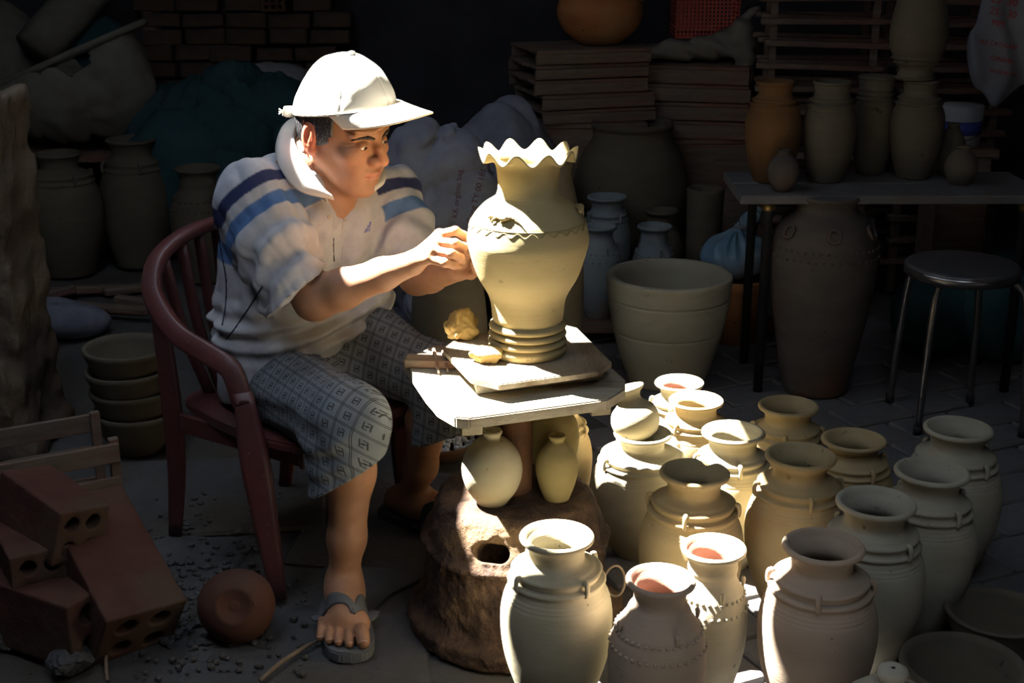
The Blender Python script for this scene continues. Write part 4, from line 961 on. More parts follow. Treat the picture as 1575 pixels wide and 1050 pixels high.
# stones at the lower left
for i, (px, py, s, lab) in enumerate(((30, 985, .075, 'large dark stone in the bottom left corner'), (110, 1030, .06, 'dark stone at the bottom edge left of the twig'), (240, 930, .05, 'flat stone between the bricks and the tipped pot'))):
    q = onz(px, py, 0)
    obj('stone', lump((0, 0, 0), (s, s * .8, s * .6), 40 + i), M['dirt'], None, (q.x, q.y, s * .42), (0, 0, i), label=lab, cat='stone', group='stones on the left floor')
# twig
tw = [onz(400, 1046, .012), onz(430, 1020, .014), onz(455, 1003, .012), onz(478, 990, .012), onz(492, 984, .010)]
obj('twig', tube_mesh([k - tw[2] for k in tw], [.0045, .005, .005, .004, .003], 8, smooth_n=4), M['twig'], None, tw[2], label='crooked dry twig on the floor by the sandal', cat='twig')
tw = [onz(165, 1046, .01), onz(163, 1010, .014), onz(172, 985, .012)]
obj('twig', tube_mesh([k - tw[1] for k in tw], .004, 8, smooth_n=4), M['twig'], None, tw[1], label='straight dry twig at the bottom edge by the bricks', cat='twig')
wr = [onz(575, 940, .01), onz(600, 915, .012), onz(630, 900, .01), onz(650, 890, .008)]
obj('cable', tube_mesh([k - wr[1] for k in wr], .0035, 8, smooth_n=4), M['black'], None, wr[1], label='thin black cable running to the wheel base', cat='cable')
# pan of pale gravel behind the far leg
q = onz(668, 690, .05); q.y += .1
pan = thing('gravel_pan', 'shallow dark pan of pale gravel behind the man\'s far leg', 'pan', (q.x, q.y, 0))
obj('body', lathe_mesh([(0, 0), (.10, 0), (.13, .04), (.135, .05), (.13, .052), (.12, .045), (.09, .01), (0, .01)], 40), M['darkurn'], pan)
gv = bmesh.new()
for i in range(260):
    a, r = random.uniform(0, 6.28), .115 * math.sqrt(random.random()); s = random.uniform(.006, .011)
    bmesh.ops.create_icosphere(gv, subdivisions=1, radius=s, matrix=Matrix.Translation((r * math.cos(a), r * math.sin(a), .035 + .03 * (1 - r / .12) + random.uniform(-.008, .008))) @ Matrix.Diagonal((random.uniform(.8, 1.3), 1, random.uniform(.6, 1), 1)))
obj('gravel', bm_mesh(gv), M['gravel'], pan, kind='stuff')
# =================================================================== the seated potter and his chair
random.seed(4)
J = at
DY, KS = .19, 1.05        # torso, arms and head sit this much deeper than the knees
def T(px, py, Y): return at(px, py, Y + DY)
RS, RE, RW = T(392, 300, 2.99), T(484, 460, 2.86), T(634, 405, 2.79)
LS, LE, LW = T(600, 302, 3.20), T(642, 424, 3.09), T(704, 414, 2.915)
RH, RK, RA = J(425, 588, 3.20), J(546, 655, 2.80), J(529, 890, 2.845)
LH, LK, LA = J(550, 535, 3.38), J(690, 590, 3.12), J(632, 762, 3.34)
TF = Vector((.72, -.69, 0)).normalized(); TR = Vector((-TF.y * -1, -TF.x, 0)); TR = Vector((-.69, -.72, 0)).normalized()
NC = T(492, 250, 3.12)
HC = T(527, 204, 3.06)
yaw, pit = math.radians(57), math.radians(11)
HF = Vector((math.sin(yaw) * math.cos(pit), -math.cos(yaw) * math.cos(pit), -math.sin(pit)))
HR = Vector((-math.cos(yaw), -math.sin(yaw), 0)); HU = HR.cross(HF).normalized()
if HU.z < 0: HU = -HU
roll = math.radians(3); HR, HU = (HR * math.cos(roll) - HU * math.sin(roll)), (HU * math.cos(roll) + HR * math.sin(roll))
HM = np.array([tuple(HF), tuple(HR), tuple(HU)], np.float32).T     # columns: forward, person's right, up
def hl(f, r, u): return HC + HF * f + HR * r + HU * u
def to_head(P): return (P - A3(HC)) @ HM
PR = Vector((-.56, 3.25, 0))
man = thing('person', 'seated man in a white cap, grey polo shirt and patterned shorts shaping a vase', 'person', PR)
HS = 1.11   # head scale

def head_f(P):
    Q = to_head(P) / HS; A = np.abs(Q[:, 1]); S2 = np.stack([Q[:, 0], A, Q[:, 2]], -1).astype(np.float32)
    d = ellip(Q, (-.012, 0, .03), (.099, .077, .105))
    d = smin(d, ellip(Q, (.028, 0, -.045), (.068, .060, .085)), .03)
    d = smin(d, ellip(Q, (.071, 0, -.103), (.024, .028, .021)), .022)                 # chin
    d = smin(d, cone(S2, (-.005, .056, -.045), (.058, .030, -.098), .018, .018), .022)     # jaw line
    d = smin(d, ellip(S2, (.062, .044, -.022), (.025, .024, .020)), .018)             # cheek bone
    d = smin(d, ellip(S2, (.066, .030, -.058), (.022, .020, .024)), .02)              # cheek
    d = smin(d, cone(S2, (.086, .010, .026), (.073, .048, .027), .0125, .011), .014)   # brow ridge
    d = smax(d, -ellip(S2, (.104, .033, .006), (.021, .020, .012)), .012)             # eye socket
    lid = ball(S2, (.0790, .0325, .0005), .0141); slit = ellip(S2, (.0935, .0325, -.0020), (.014, .0132, .0036))
    d = smin(d, smax(lid, -slit, .0012), .0045)                                       # eyelids with their slit
    d = smax(d, -ellip(S2, (.0945, .0325, -.0020), (.013, .0128, .0034)), .001)
    d = smin(d, chain(S2, [(.082, .020, -.015), (.080, .033, -.020), (.074, .046, -.017)], [.006, .007, .005], .004), .006)   # bag under the eye
    d = smin(d, chain(Q, [(.092, 0, .016), (.103, 0, -.006), (.115, 0, -.029)], [.0085, .0105, .0125], .006), .010)   # nose
    d = smin(d, ellip(S2, (.101, .0165, -.033), (.014, .0105, .0105)), .006)          # nostril wing
    d = smax(d, -ellip(S2, (.112, .0075, -.044), (.007, .0045, .005)), .004)
    d = smin(d, cone(S2, (.088, .006, -.048), (.083, .022, -.050), .010, .009), .010)  # upper lip bulge
    d = smin(d, chain(S2, [(.0985, .0, -.0605), (.0945, .012, -.0615), (.083, .0265, -.066)], [.0055, .0052, .0025], .003), .005)
    d = smin(d, chain(S2, [(.096, .0, -.0715), (.092, .012, -.072), (.083, .024, -.068)], [.0065, .006, .0025], .003), .005)
    d = smax(d, -chain(S2, [(.1045, .0, -.0655), (.099, .013, -.066), (.088, .027, -.0675)], [.0016, .0016, .0012], .002), .003)
    crow = np.exp(-(((A - .056) / .010) ** 2 + ((Q[:, 0] - .066) / .016) ** 2 + ((Q[:, 2]) / .016) ** 2)); d = d + .0009 * crow * np.sin(Q[:, 2] * 900 + (A - .05) * 300)
    lx = A - (.019 + (-.036 - Q[:, 2]) * .50); d = d + .0022 * np.exp(-(lx / .0028) ** 2) * np.exp(-((Q[:, 2] + .054) / .018) ** 4) * np.clip((A - .021) / .004, 0, 1) * (Q[:, 0] > .05)   # crease beside the nose
    # forehead wrinkles
    fr = (Q[:, 0] > .05) & (Q[:, 2] > .03)
    d = d + np.where(fr, .0013 * np.sin(Q[:, 2] * 480 + 1.2 * np.sin(Q[:, 1] * 60)), 0)
    # ears
    e = ellip(S2, (-.026, .079, -.002), (.019, .009, .034), None); e = smin(e, ellip(S2, (-.018, .077, -.030), (.010, .008, .011)), .006)
    e = smax(e, -ellip(S2, (-.022, .0885, .004), (.011, .006, .021)), .004)
    e = smin(e, cone(S2, (-.016, .079, .016), (-.020, .083, -.010), .003, .003), .004)
    d = smin(d, e, .006)
    d = d * HS
    neck = chain(P, [hl(-.030, 0, -.050), hl(-.052, 0, -.10), NC + Vector((-.01, .01, -.05))], [.056, .055, .066], .02)
    d = smin(d, neck, .03)
    # sinews, then chest under the shirt
    d = smin(d, cone(P, hl(-.02, .06, -.06), NC + TF * .055 + Vector((0, 0, -.055)), .011, .012), .02)
    d = smin(d, ellip(P, NC + TF * .012 + Vector((0, 0, -.10)), (.095, .095, .10)), .03)
    return d
def hand(P, d, W, mcps, fingers, thumb, rr):
    for i, m in enumerate(mcps): d = smin(d, cone(P, W, m, .019 * rr, .0125 * rr), .012)
    for a, b in zip(mcps[:-1], mcps[1:]): d = smin(d, cone(P, a, b, .0115 * rr, .0115 * rr), .008)
    for m, f in zip(mcps, fingers):
        pts = [m] + f; e = chain(P, pts, [.0108 * rr, .0100 * rr, .0090 * rr, .0076 * rr][:len(pts)], .002)
        for k in pts[1:3]: e = smin(e, ball(P, k, .0098 * rr), .004)
        d = smin(d, e, .0035)
    e = chain(P, thumb, [.017 * rr, .0135 * rr, .0115 * rr, .0090 * rr], .003); return smin(d, e, .006)
R_mcp = [T(676, 361, 2.805), T(671, 372, 2.780), T(666, 385, 2.762), T(659, 397, 2.756)]
R_fin = [[T(700, 355, 2.795), T(713, 362, 2.805), T(719, 372, 2.815)], [T(700, 374, 2.762), T(714, 380, 2.775), T(720, 388, 2.792)],
         [T(694, 390, 2.742), T(708, 396, 2.757), T(713, 402, 2.775)], [T(684, 404, 2.738), T(698, 407, 2.750), T(706, 409, 2.765)]]
R_th = [T(650, 392, 2.815), T(676, 384, 2.845), T(700, 386, 2.860), T(716, 390, 2.862)]
L_mcp = [T(722, 392, 2.905), T(724, 402, 2.895), T(725, 412, 2.888), T(724, 421, 2.884)]
L_fin = [[T(732, 378, 2.90), T(734, 370, 2.895), T(735, 364, 2.892)], [T(735, 391, 2.875), T(735, 382, 2.862), T(734, 378, 2.852)],
         [T(734, 405, 2.862), T(733, 396, 2.842), T(730, 391, 2.832)], [T(733, 418, 2.862), T(731, 409, 2.846), T(727, 403, 2.838)]]
L_th = [T(708, 405, 2.90), T(714, 396, 2.868), T(720, 388, 2.845), T(727, 383, 2.832)]
def arms_f(P):
    a = chain(P, [RS, RS.lerp(RE, .5), RE], [0.0578, 0.0546, 0.0473], .03)
    a = smin(a, chain(P, [RE, RE.lerp(RW, .28), RE.lerp(RW, .7), RW], [0.0441, 0.0457, 0.0357, 0.0278], .02), .03)
    a = hand(P, a, RW, R_mcp, R_fin, R_th, 1.05)
    b = chain(P, [LS, LS.lerp(LE, .5), LE], [0.0578, 0.0525, 0.0441], .03)
    b = smin(b, chain(P, [LE, LE.lerp(LW, .3), LW], [0.0420, 0.0441, 0.0278], .02), .03)
    b = hand(P, b, LW, L_mcp, L_fin, L_th, 1.05)
    return np.minimum(a, b)
# feet
def foot_parts(ank, d, right):
    d = Vector((d.x, d.y, 0)).normalized(); s = Vector((-d.y, d.x, 0))   # s: to the left of the walking direction
    inn = s if right else -s                                              # big-toe side
    heel = Vector((ank.x, ank.y, 0)) - d * .045; return d, inn, heel
def foot_f(P, ank, dvec, right, z0=.030):
    d, inn, heel = foot_parts(ank, dvec, right); Z = Vector((0, 0, 1)); d = d * 1.08; inn = inn * 1.30
    e = chain(P, [heel + Z * (z0 + .034), heel + d * .06 + Z * (z0 + .035), heel + d * .15 + Z * (z0 + .027)], [.036, .037, .033], .03)
    e = smin(e, cone(P, ank + Z * .0, heel + d * .135 + Z * (z0 + .034), .036, .026), .04)
    e = smin(e, cone(P, heel + d * .165 + inn * .022 + Z * (z0 + .020), heel + d * .15 - inn * .032 + Z * (z0 + .016), .023, .019), .025)
    tl = [(.022, .185, .232, .0155), (.001, .188, .226, .0112), (-.015, .182, .217, .0105), (-.029, .172, .205, .0100), (-.042, .160, .190, .0095)]
    for (o, a, b, r) in tl:
        m = heel + d * ((a + b) / 2) + inn * o * 1.08 + Z * (z0 + r * 1.5)
        e = smin(e, chain(P, [heel + d * (a - .03) + inn * o + Z * (z0 + .016), m, heel + d * (b - .004) + inn * o * 1.12 + Z * (z0 + r * .95)], [r * 1.05, r, r * .98], .003), .0035)
    return smax(e, -(P[:, 2] - z0), .003)
RFD, LFD = Vector((.16, -1, 0)), Vector((.85, -.5, 0))
def legs_f(P):
    a = chain(P, [RH, RK], [.068, .060], .03)
    cal = RK.lerp(RA, .32) + Vector((-.005, .022, 0))
    a = smin(a, chain(P, [RK, cal, RK.lerp(RA, .72), RA], [.056, .053, .040, .035], .03), .04)
    a = smin(a, foot_f(P, RA, RFD, True), .02)
    b = chain(P, [LH, LK], [.068, .060], .03)
    cal = LK.lerp(LA, .32) + Vector((-.02, .012, 0))
    b = smin(b, chain(P, [LK, cal, LK.lerp(LA, .72), LA], [.055, .052, .040, .035], .03), .04)
    b = smin(b, foot_f(P, LA, LFD, False), .02)
    return np.minimum(a, b)
def bounds(pts, m): 
    a = np.array([tuple(p) for p in pts]); return a.min(0) - m, a.max(0) + m
CHR, BER, HIR = T(412, 345, 3.04), T(416, 490, 3.05), T(420, 600, 3.03)
CHL, BEL, HIL = T(548, 350, 3.20), T(516, 480, 3.20), T(525, 540, 3.24)
def torso_f(P):
    d = chain(P, [NC, CHR, BER, RH], [.06, .08, .085, .07], .06); e = chain(P, [NC, CHL, BEL, LH], [.06, .08, .085, .07], .06)
    d = smin(d, e, .08); d = smin(d, cone(P, RH, LH, .075, .075), .05); return smin(d, smin(cone(P, RS, NC, .055, .05), cone(P, LS, NC, .055, .05), .03), .05)
lo, hi = bounds([hl(.13, 0, 0), hl(-.13, 0, 0), hl(0, .11, 0), hl(0, -.11, 0), hl(0, 0, .15), hl(0, 0, -.14), NC, NC + Vector((-.12, -.12, -.2)), NC + Vector((.12, .12, 0))], .03)
mh = sdf_mesh(head_f, lo, hi, .0019)
lo, hi = bounds([RS, RE, RW, LS, LE, LW] + sum(R_fin, []) + sum(L_fin, []), .07); ma = sdf_mesh(arms_f, lo, hi, .0024)
lo, hi = bounds([RH, RK, LH, LK, Vector((RA.x, RA.y, 0)), Vector((LA.x, LA.y, 0)), Vector((RA.x + .05, RA.y - .25, .02)), Vector((LA.x + .2, LA.y - .15, 0))], .1); ml = sdf_mesh(legs_f, lo, hi, .0034)
lo, hi = bounds([RS, LS, RH, LH, NC], .13); mt = sdf_mesh(torso_f, lo, hi, .012)
def skin_tint(me, which):
    V = verts_np(me); c = np.tile(np.array([.33, .165, .092], np.float32), (len(V), 1))
    def mixin(w, rgb): 
        w = np.clip(w, 0, 1)[:, None]; c[:] = c * (1 - w) + np.array(rgb, np.float32) * w
    mixin(.35 * (wob(V, 60, .3) * .5 + .3), (.36, .17, .09)); mixin(.25 * wob(V, 160, 1.3), (.46, .22, .13))
    if which == 'head':
        Q = to_head(V) / HS; A = np.abs(Q[:, 1])
        def blob(f, r, u, s): return np.exp(-(((Q[:, 0] - f) ** 2 + (A - r) ** 2 + (Q[:, 2] - u) ** 2) / s ** 2))
        mixin(.75 * np.exp(-((Q[:, 2] + .0525) / .0075) ** 2) * (Q[:, 0] > .06) * np.exp(-(A / .034) ** 4) * (.65 + .35 * wob(V, 900)), (.085, .06, .045))
        mixin(.45 * np.exp(-(((A - .033) / .022) ** 2 + ((Q[:, 2] - .001) / .010) ** 2)) * (Q[:, 0] > .05), (.17, .08, .05))
        mixin(.42 * (Q[:, 2] < -.06) * (Q[:, 0] > -.01) * (.5 + .5 * wob(V, 700)), (.26, .17, .12))
        lips = np.exp(-((Q[:, 2] + .066) / .0085) ** 2) * (Q[:, 0] > .08) * (A < .025); mixin(.6 * lips, (.40, .14, .10))
        mixin(.5 * blob(.115, .0, -.03, .022), (.47, .20, .12)); mixin(.9 * np.exp(-(((Q[:, 0] + .024) / .03) ** 2 + ((A - .083) / .014) ** 2 + ((Q[:, 2] + .005) / .04) ** 2)), (.55, .12, .06))  # ear red is skin tone plus painted-in glow of light through it
        mixin(.4 * blob(.06, .05, -.025, .025), (.47, .21, .12))
    set_color(me, c)
skin_tint(mh, 'head'); skin_tint(ma, 'arm'); skin_tint(ml, 'leg'); skin_tint(mt, 'torso')
def tint_mat(name, rough, spec, bscale, bstr, bdist=.0015, sss=0.0, weave=None):
    m, nt, b = new_mat(name, rough, spec); a = nt.nodes.new('ShaderNodeAttribute'); a.attribute_name = 'tint'; v = objco(nt)
    n1 = noise(nt, 22, 4, .6, v); col = mixc(nt, .35, a.outputs['Color'], mixc(nt, 1.0, a.outputs['Color'], ramp(nt, n1.outputs[0], [(.35, (.72, .72, .72)), (.65, (1.2, 1.2, 1.2))]), 'MULTIPLY'))
    nt.links.new(col, b.inputs['Base Color']); n4 = noise(nt, bscale, 4, .6, v); bump(nt, b, n4.outputs[0], bstr, bdist)
    if sss: b.inputs['Subsurface Weight'].default_value = sss; b.inputs['Subsurface Radius'].default_value = (.012, .004, .002); b.inputs['Subsurface Scale'].default_value = 1.0
    return m
M['skin'] = tint_mat('tanned_skin', .55, .35, 320, .35, .0012, .12)
body = join_meshes([mh, ma, ml, mt], 'body'); shift_mesh(body, PR); body.polygons.foreach_set('use_smooth', [True] * len(body.polygons))
body_o = obj('body', body, M['skin'], man)
# nails
def nail(tip, prev, up, w, parent=body_o):
    d = (tip - prev).normalized(); up = (up - d * up.dot(d)).normalized(); s = d.cross(up); V = []; Fc = []
    for i in range(5):
        for j in range(5):
            a = (j - 2) / 2; V.append(tip + d * (-.006 + .0033 * i) * (w / .006) + s * a * w + up * (.0065 * (w / .006) * (1 - .35 * a * a)) - PR)
    for i in range(4):
        for j in range(4): k = i * 5 + j; Fc.append((k, k + 1, k + 6, k + 5))
    obj('nail', mesh_from(V, Fc), M['nail'], parent)
m_, nt_, b_ = new_mat('fingernail', .35, .5); b_.inputs['Base Color'].default_value = (.52, .33, .25, 1); M['nail'] = m_
for f in R_fin: nail(f[2], f[1], Vector((-.2, -.75, .65)), .0052)
d_, inn_, heel_ = foot_parts(RA, RFD, True)
for (o_2, b2, r2) in ((.022, .232, .0155), (.001, .226, .0112), (-.015, .217, .0105), (-.029, .205, .0100), (-.042, .19, .0095)):
    tp_ = heel_ + d_ * 1.08 * (b2 - .004) + inn_ * 1.30 * o_2 * 1.12 + Vector((0, 0, .030 + r2 * 1.05)); nail(tp_, tp_ - d_ * .02 + Vector((0, 0, .004)), Vector((0, -.3, 1)), r2 * .62)
# eyes
M['eye'] = tint_mat('eye', .15, .5, 50, 0.0)
for s in (1, -1):
    bm = bmesh.new(); bmesh.ops.create_icosphere(bm, subdivisions=4, radius=.0118 * HS); me = bm_mesh(bm, smooth=True); V = verts_np(me)
    g = (HF * .93 + HU * -.26 + HR * -.10).normalized(); dt = (V @ A3(g)) / (.0118 * HS); c = np.where((dt > .86)[:, None], np.array([.025, .015, .01]), np.array([.55, .50, .46])); set_color(me, c.astype(np.float32))
    obj('eyeball', me, M['eye'], man, hl(.0795 * HS, .0325 * s * HS, .0005 * HS) - PR)
# brows and hair
m_, nt_, b_ = new_mat('dark_hair', .45, .5); v_ = objco(nt_, (90, 90, 18)); n_ = noise(nt_, 9, 3, .6, v_)
nt_.links.new(ramp(nt_, n_.outputs[0], [(.52, (.012, .011, .012)), (.62, (.10, .10, .11)), (.72, (.32, .33, .35))]), b_.inputs['Base Color']); bump(nt_, b_, n_.outputs[0], .4, .002); M['hair'] = m_
m_, nt_, b_ = new_mat('brow_hair', .6, .3); b_.inputs['Base Color'].default_value = (.035, .026, .022, 1); M['brow'] = m_
def brow_f(P):
    Q = to_head(P) / HS; S2 = np.stack([Q[:, 0], np.abs(Q[:, 1]), Q[:, 2]], -1).astype(np.float32)
    return chain(S2, [(.0955, .013, .0165), (.0935, .030, .0215), (.082, .049, .0205), (.071, .058, .014)], [.0030, .0038, .0030, .0014], .002) * HS + .0005 * np.sin(Q[:, 1] * 900 + Q[:, 2] * 300)
lo, hi = bounds([hl(.12, .07, .05), hl(.12, -.07, .05), hl(.04, .07, 0), hl(.04, -.07, 0)], .02); obj('eyebrows', shift_mesh(sdf_mesh(brow_f, lo, hi, .0016), PR), M['brow'], man)
def hair_f(P):
    Q = to_head(P) / HS; A = np.abs(Q[:, 1])
    d = ellip(Q, (-.014, 0, .03), (.1035, .0815, .108))
    edge = np.where(Q[:, 0] > .0, -.002 + 1.4 * np.maximum(Q[:, 0] - .028, 0), -.05 - .25 * (Q[:, 0] + .02) * 0)       # hair line: sideburn in front, nape behind
    low = np.where(Q[:, 0] > -.012, np.where(Q[:, 0] < .030, -.016 + .6 * np.maximum(Q[:, 0], 0), .05), np.where(Q[:, 0] > -.046, .028, -.055))
    d = np.maximum(d, low - Q[:, 2]); d = np.maximum(d, Q[:, 2] - .075)
    return d * HS * .8 + .0008 * np.sin(Q[:, 2] * 300 + Q[:, 0] * 900 + 4 * wob(P, 60))
lo, hi = bounds([hl(.1, .09, .08), hl(-.13, -.09, -.07), hl(-.13, .09, .08), hl(.1, -.09, -.07)], .03); obj('hair', shift_mesh(sdf_mesh(hair_f, lo, hi, .0024), PR), M['hair'], man)
# ---------------- cap
M['cap'] = grain('cream_cap_cloth', (.52, .49, .42), (.60, .57, .49), None, 9, rough=.95, bstr=.35, bdist=.0015, bscale=260)
M['capseam'] = grain('cap_dark_seam', (.06, .055, .05), (.09, .085, .07), None, 9)
U0 = lambda f: .058 + .30 * f          # tilted lower edge of the crown
CR = (.137, .108, .168); CCn = (.008, 0, .027)
def cap_f(P):
    Q = to_head(P); a = np.arctan2(Q[:, 1], Q[:, 0] - CCn[0])
    Q2 = Q.copy(); Q2[:, 2] = Q2[:, 2] + .10 * np.clip(Q[:, 0], 0, 1) * 0
    d = ellip(Q2, CCn, CR)
    seam = np.exp(-(np.abs(((a / (math.pi / 3)) % 1) - .5) * 2 - 1) ** 2 / .0025) if False else np.exp(-((((a / (math.pi / 3) + .5) % 1) - .5) / .03) ** 2)
    d = d + .0022 * seam + .0022 * wob(P, 34, .9) + .0014 * wob(P, 80, 2.)
    d = smax(d, -ellip(Q2, CCn, [k - .010 for k in CR]), .002)
    return smax(d, (U0(Q[:, 0]) - Q[:, 2]), .002) * .9
lo, hi = bounds([hl(.14, .11, .19), hl(-.15, .11, .19), hl(.14, -.11, -.01), hl(-.15, -.11, -.03), hl(-.15, -.11, .19), hl(.14, .11, -.02)], .02)
cap = obj('cap_crown', shift_mesh(sdf_mesh(cap_f, lo, hi, .0026), PR), M['cap'], man, label='cream cloth cap crown')
V, Fc = [], []; nt1, ns1 = 41, 12
for i in range(nt1):
    th = math.radians(-80 + 160 * i / (nt1 - 1)); f0, r0 = CCn[0] + (CR[0] - .004) * math.cos(th), (CR[1] - .004) * math.sin(th)
    Lb = .103 * max(0.0, math.cos(th * .98)) ** .55
    for j in range(ns1 + 1):
        s = j / ns1; f = f0 + Lb * s; r = r0 * (1 - .10 * s); u = U0(f0) + .006 + .009 * s - .30 * r * r / .1 * s * (.6 + .4 * s) * 1.35
        V.append(hl(f, r, u) - PR)
for i in range(nt1 - 1):
    for j in range(ns1): k = i * (ns1 + 1) + j; Fc.append((k, k + 1, k + ns1 + 2, k + ns1 + 1))
br = obj('cap_brim', mesh_from(V, Fc), M['cap'], cap); md = br.modifiers.new('thick', 'SOLIDIFY'); md.thickness = .004; md.offset = 0
obj('brim_seam', tube_mesh([hl(CCn[0] + (CR[0] + .0005) * math.cos(t), (CR[1] + .0005) * math.sin(t), U0(CCn[0] + CR[0] * math.cos(t)) + .0045) - PR for t in [math.radians(-78 + 156 * k / 40) for k in range(41)]], .0017, 6), M['capseam'], cap)
o = obj('cap_button', lathe_mesh([(0, -.004), (.008, -.003), (.009, .001), (.006, .004), (0, .005)], 16), M['cap'], cap, hl(CCn[0], 0, CCn[2] + CR[2] + .001) - PR)
for (az_, el_) in ((100, 48), (150, 50), (40, 55)):
    a, e = math.radians(az_), math.radians(el_); q = hl(CCn[0] + CR[0] * math.cos(e) * math.cos(a), CR[1] * math.cos(e) * math.sin(a), CCn[2] + CR[2] * math.sin(e)) - PR
    n = (HF * math.cos(a) * math.cos(e) / CR[0] + HR * math.sin(a) * math.cos(e) / CR[1] + HU * math.sin(e) / CR[2]).normalized()
    o = obj('eyelet', lathe_mesh([(.0018, -.001), (.0036, -.001), (.0038, .0012), (.0018, .0014)], 14), M['capseam'], cap, q); o.rotation_mode = 'QUATERNION'; o.rotation_quaternion = n.to_track_quat('Z', 'Y')
V = []
q0 = hl(-.108, .035, .028) - PR; bk = -HF * .45 + HR * .75; bk = bk.normalized()
st_ = [q0, q0 + bk * .014, q0 + bk * .030, q0 + bk * .040 + HU * .002]
obj('strap_tail', tube_mesh(st_, [1, 1, 1, .85], 8, flat=(.0015, .0135)), M['cap'], cap)
obj('frayed_tip', join_meshes([tube_mesh([st_[3], st_[3] + bk * .010 + HU * dz], .0016, 5) for dz in (-.008, -.002, .005)]), M['cap'], cap)
# ---------------- shirt
SE0, SE1 = RS.lerp(RE, .10), RS.lerp(RE, .74)
ARD = (RE - RS).normalized(); LRD = (LE - LS).normalized()
CUTR = T(460, 449, 2.885); CUTN = Vector((.66, -.12, -.74)).normalized(); CUTL = T(634, 392, 3.09)
VB = T(513, 350, 3.0); VT = T(536, 290, 3.0)
def shirt_core(P):
    d = chain(P, [CHR, BER, HIR], [0.1239, 0.1323, 0.1313], .06); e = chain(P, [CHL, BEL, HIL], [0.1176, 0.1281, 0.1208], .06)
    d = smin(d, e, .10); d = smin(d, cone(P, CHR.lerp(CHL, .3), CHR.lerp(CHL, .7) + TF * .02, .12, .12), .05)
    d = smin(d, cone(P, BER.lerp(BEL, .35) + TF * .015, BER.lerp(BEL, .65) + TF * .015, .135, .135), .05)
    d = smin(d, chain(P, [RS + Vector((-.005, 0, .0)), NC + Vector((-.02, .01, -.058)), LS], [0.0819, 0.0861, 0.0756], .05), .06)
    return d
def hit(f, px, py, t0=2.4, t1=4.0, n=700):
    d = _ray(px, py); ts = np.linspace(t0, t1, n).astype(np.float32); P = A3((0, 0, CAMH)) + ts[:, None] * A3(d)
    v = f(P.astype(np.float32)); i = int(np.argmax(v < 0)); return Vector((0, 0, CAMH)) + d * float(ts[i]) if v[i] < 0 else None
VB = hit(shirt_core, 513, 348); VT = hit(shirt_core, 534, 296)
if VB is None or VT is None: VB, VT = T(513, 350, 3.0), T(536, 290, 3.0)
VIN = Vector((-.35, .35, .05)).normalized()
def shirt_f(P):
    d = shirt_core(P)
    ta = (P - A3(RS)) @ A3(ARD); tb = (P - A3(LS)) @ A3(LRD)
    sl = chain(P, [RS + Vector((-.005, 0, -.005)), RS.lerp(RE, .45) + Vector((-.016, 0, -.012)), RS.lerp(RE, .95) + Vector((-.022, 0, -.022))], [.090, .093, .090], .04)
    wa = (P - A3(RS)) @ A3(TF); sl = sl + .0065 * np.sin(ta * 48 + wa * 62 + 1.4 * wob(P, 14, .8)) * np.clip(ta / .12, 0, 1) + .0036 * np.sin(ta * 95 - wa * 60 + 2 * wob(P, 16, .1)) * np.clip(ta / .1, 0, 1)
    cut = (P - A3(CUTR)) @ A3(CUTN); sl = smax(sl, cut, .004)
    sl = smin(sl, np.maximum(chain(P, [RS.lerp(RE, .4) + Vector((-.02, 0, -.016)), RS.lerp(RE, 1.0) + Vector((-.022, 0, -.022))], [.094, .092], .02), np.abs(cut + .013) - .012), .002)        # hem band
    sr = chain(P, [LS, LS.lerp(LE, .5), LE], [0.0798, 0.0777, 0.0693], .04) + .006 * np.sin(tb * 80 + 2 * np.sin(P[:, 0] * 40)); cut2 = (P - A3(CUTL)) @ A3(LRD); sr = smax(sr, cut2, .004)
    # folds on the body
    z = P[:, 2]; belly = np.exp(-((z - .66) / .09) ** 2)
    fx = (P @ A3(TR)); d = d + .010 * np.exp(-((z - .60) / .055) ** 2) * np.sin(z * 120 + 3.5 * wob(P, 11, .4) + fx * 25) + .0058 * np.sin(fx * 62 + 2.2 * np.sin(z * 9) + 1.5 * wob(P, 9, .2)) * np.clip((z - .62) * 6, 0, 1) + .0055 * ridged(P, 26, .7) + .0022 * ridged(P, 60, 1.1)
    d = smin(d, sl, .022); d = smin(d, sr, .022)
    qa = P - .78 * np.outer((P - A3(RS)) @ A3(ARD), A3(ARD)).astype(np.float32); wsl = np.clip(1 - sl / .03, 0, 1) * np.clip((ta + .03) / .06, 0, 1)
    d = d + wsl * (.0046 * ridged(qa, 52, .4) + .0022 * ridged(qa, 110, 1.4)) + (1 - wsl) * .0032 * ridged(P * np.array([1, 1, .42], np.float32), 46, 2.4)
    # placket ridge, open neck and V
    zc = .43 + .39 * (P[:, 0] + .65); d = smax(d, zc - z + .008 * wob(P, 18), .004)
    nk_ = chain(P, [NC + Vector((-.01, .01, -.035)), hl(-.050, 0, -.09), hl(-.01, 0, .0)], [0.0609, 0.0651, 0.0788], .01); d = smax(d, -nk_, .006)
    vcut = chain(P, [VB, VB.lerp(VT, .5) + TF * .01, VT, NC + TF * .06 + Vector((0, 0, .02))], [0.0032, 0.0115, 0.0231, 0.0420], .01); d = smax(d, -vcut, .006)
    return d * .85
lo, hi = bounds([RS, LS, HIR, HIL, RE, LE, NC, CHR, CHL, BER], .16); hi[2] = NC.z + .05
ms = sdf_mesh(shirt_f, lo, hi, .0036)
V = verts_np(ms); c = np.tile(np.array([.37, .365, .375], np.float32), (len(V), 1))
def soft(k, a, b): return np.clip((k - a) / .003 + .5, 0, 1) * np.clip((b - k) / .003 + .5, 0, 1)
sideR = (V - A3(NC)) @ A3(TR) - .062; sideL = -((V - A3(NC)) @ A3(TR)) - .085
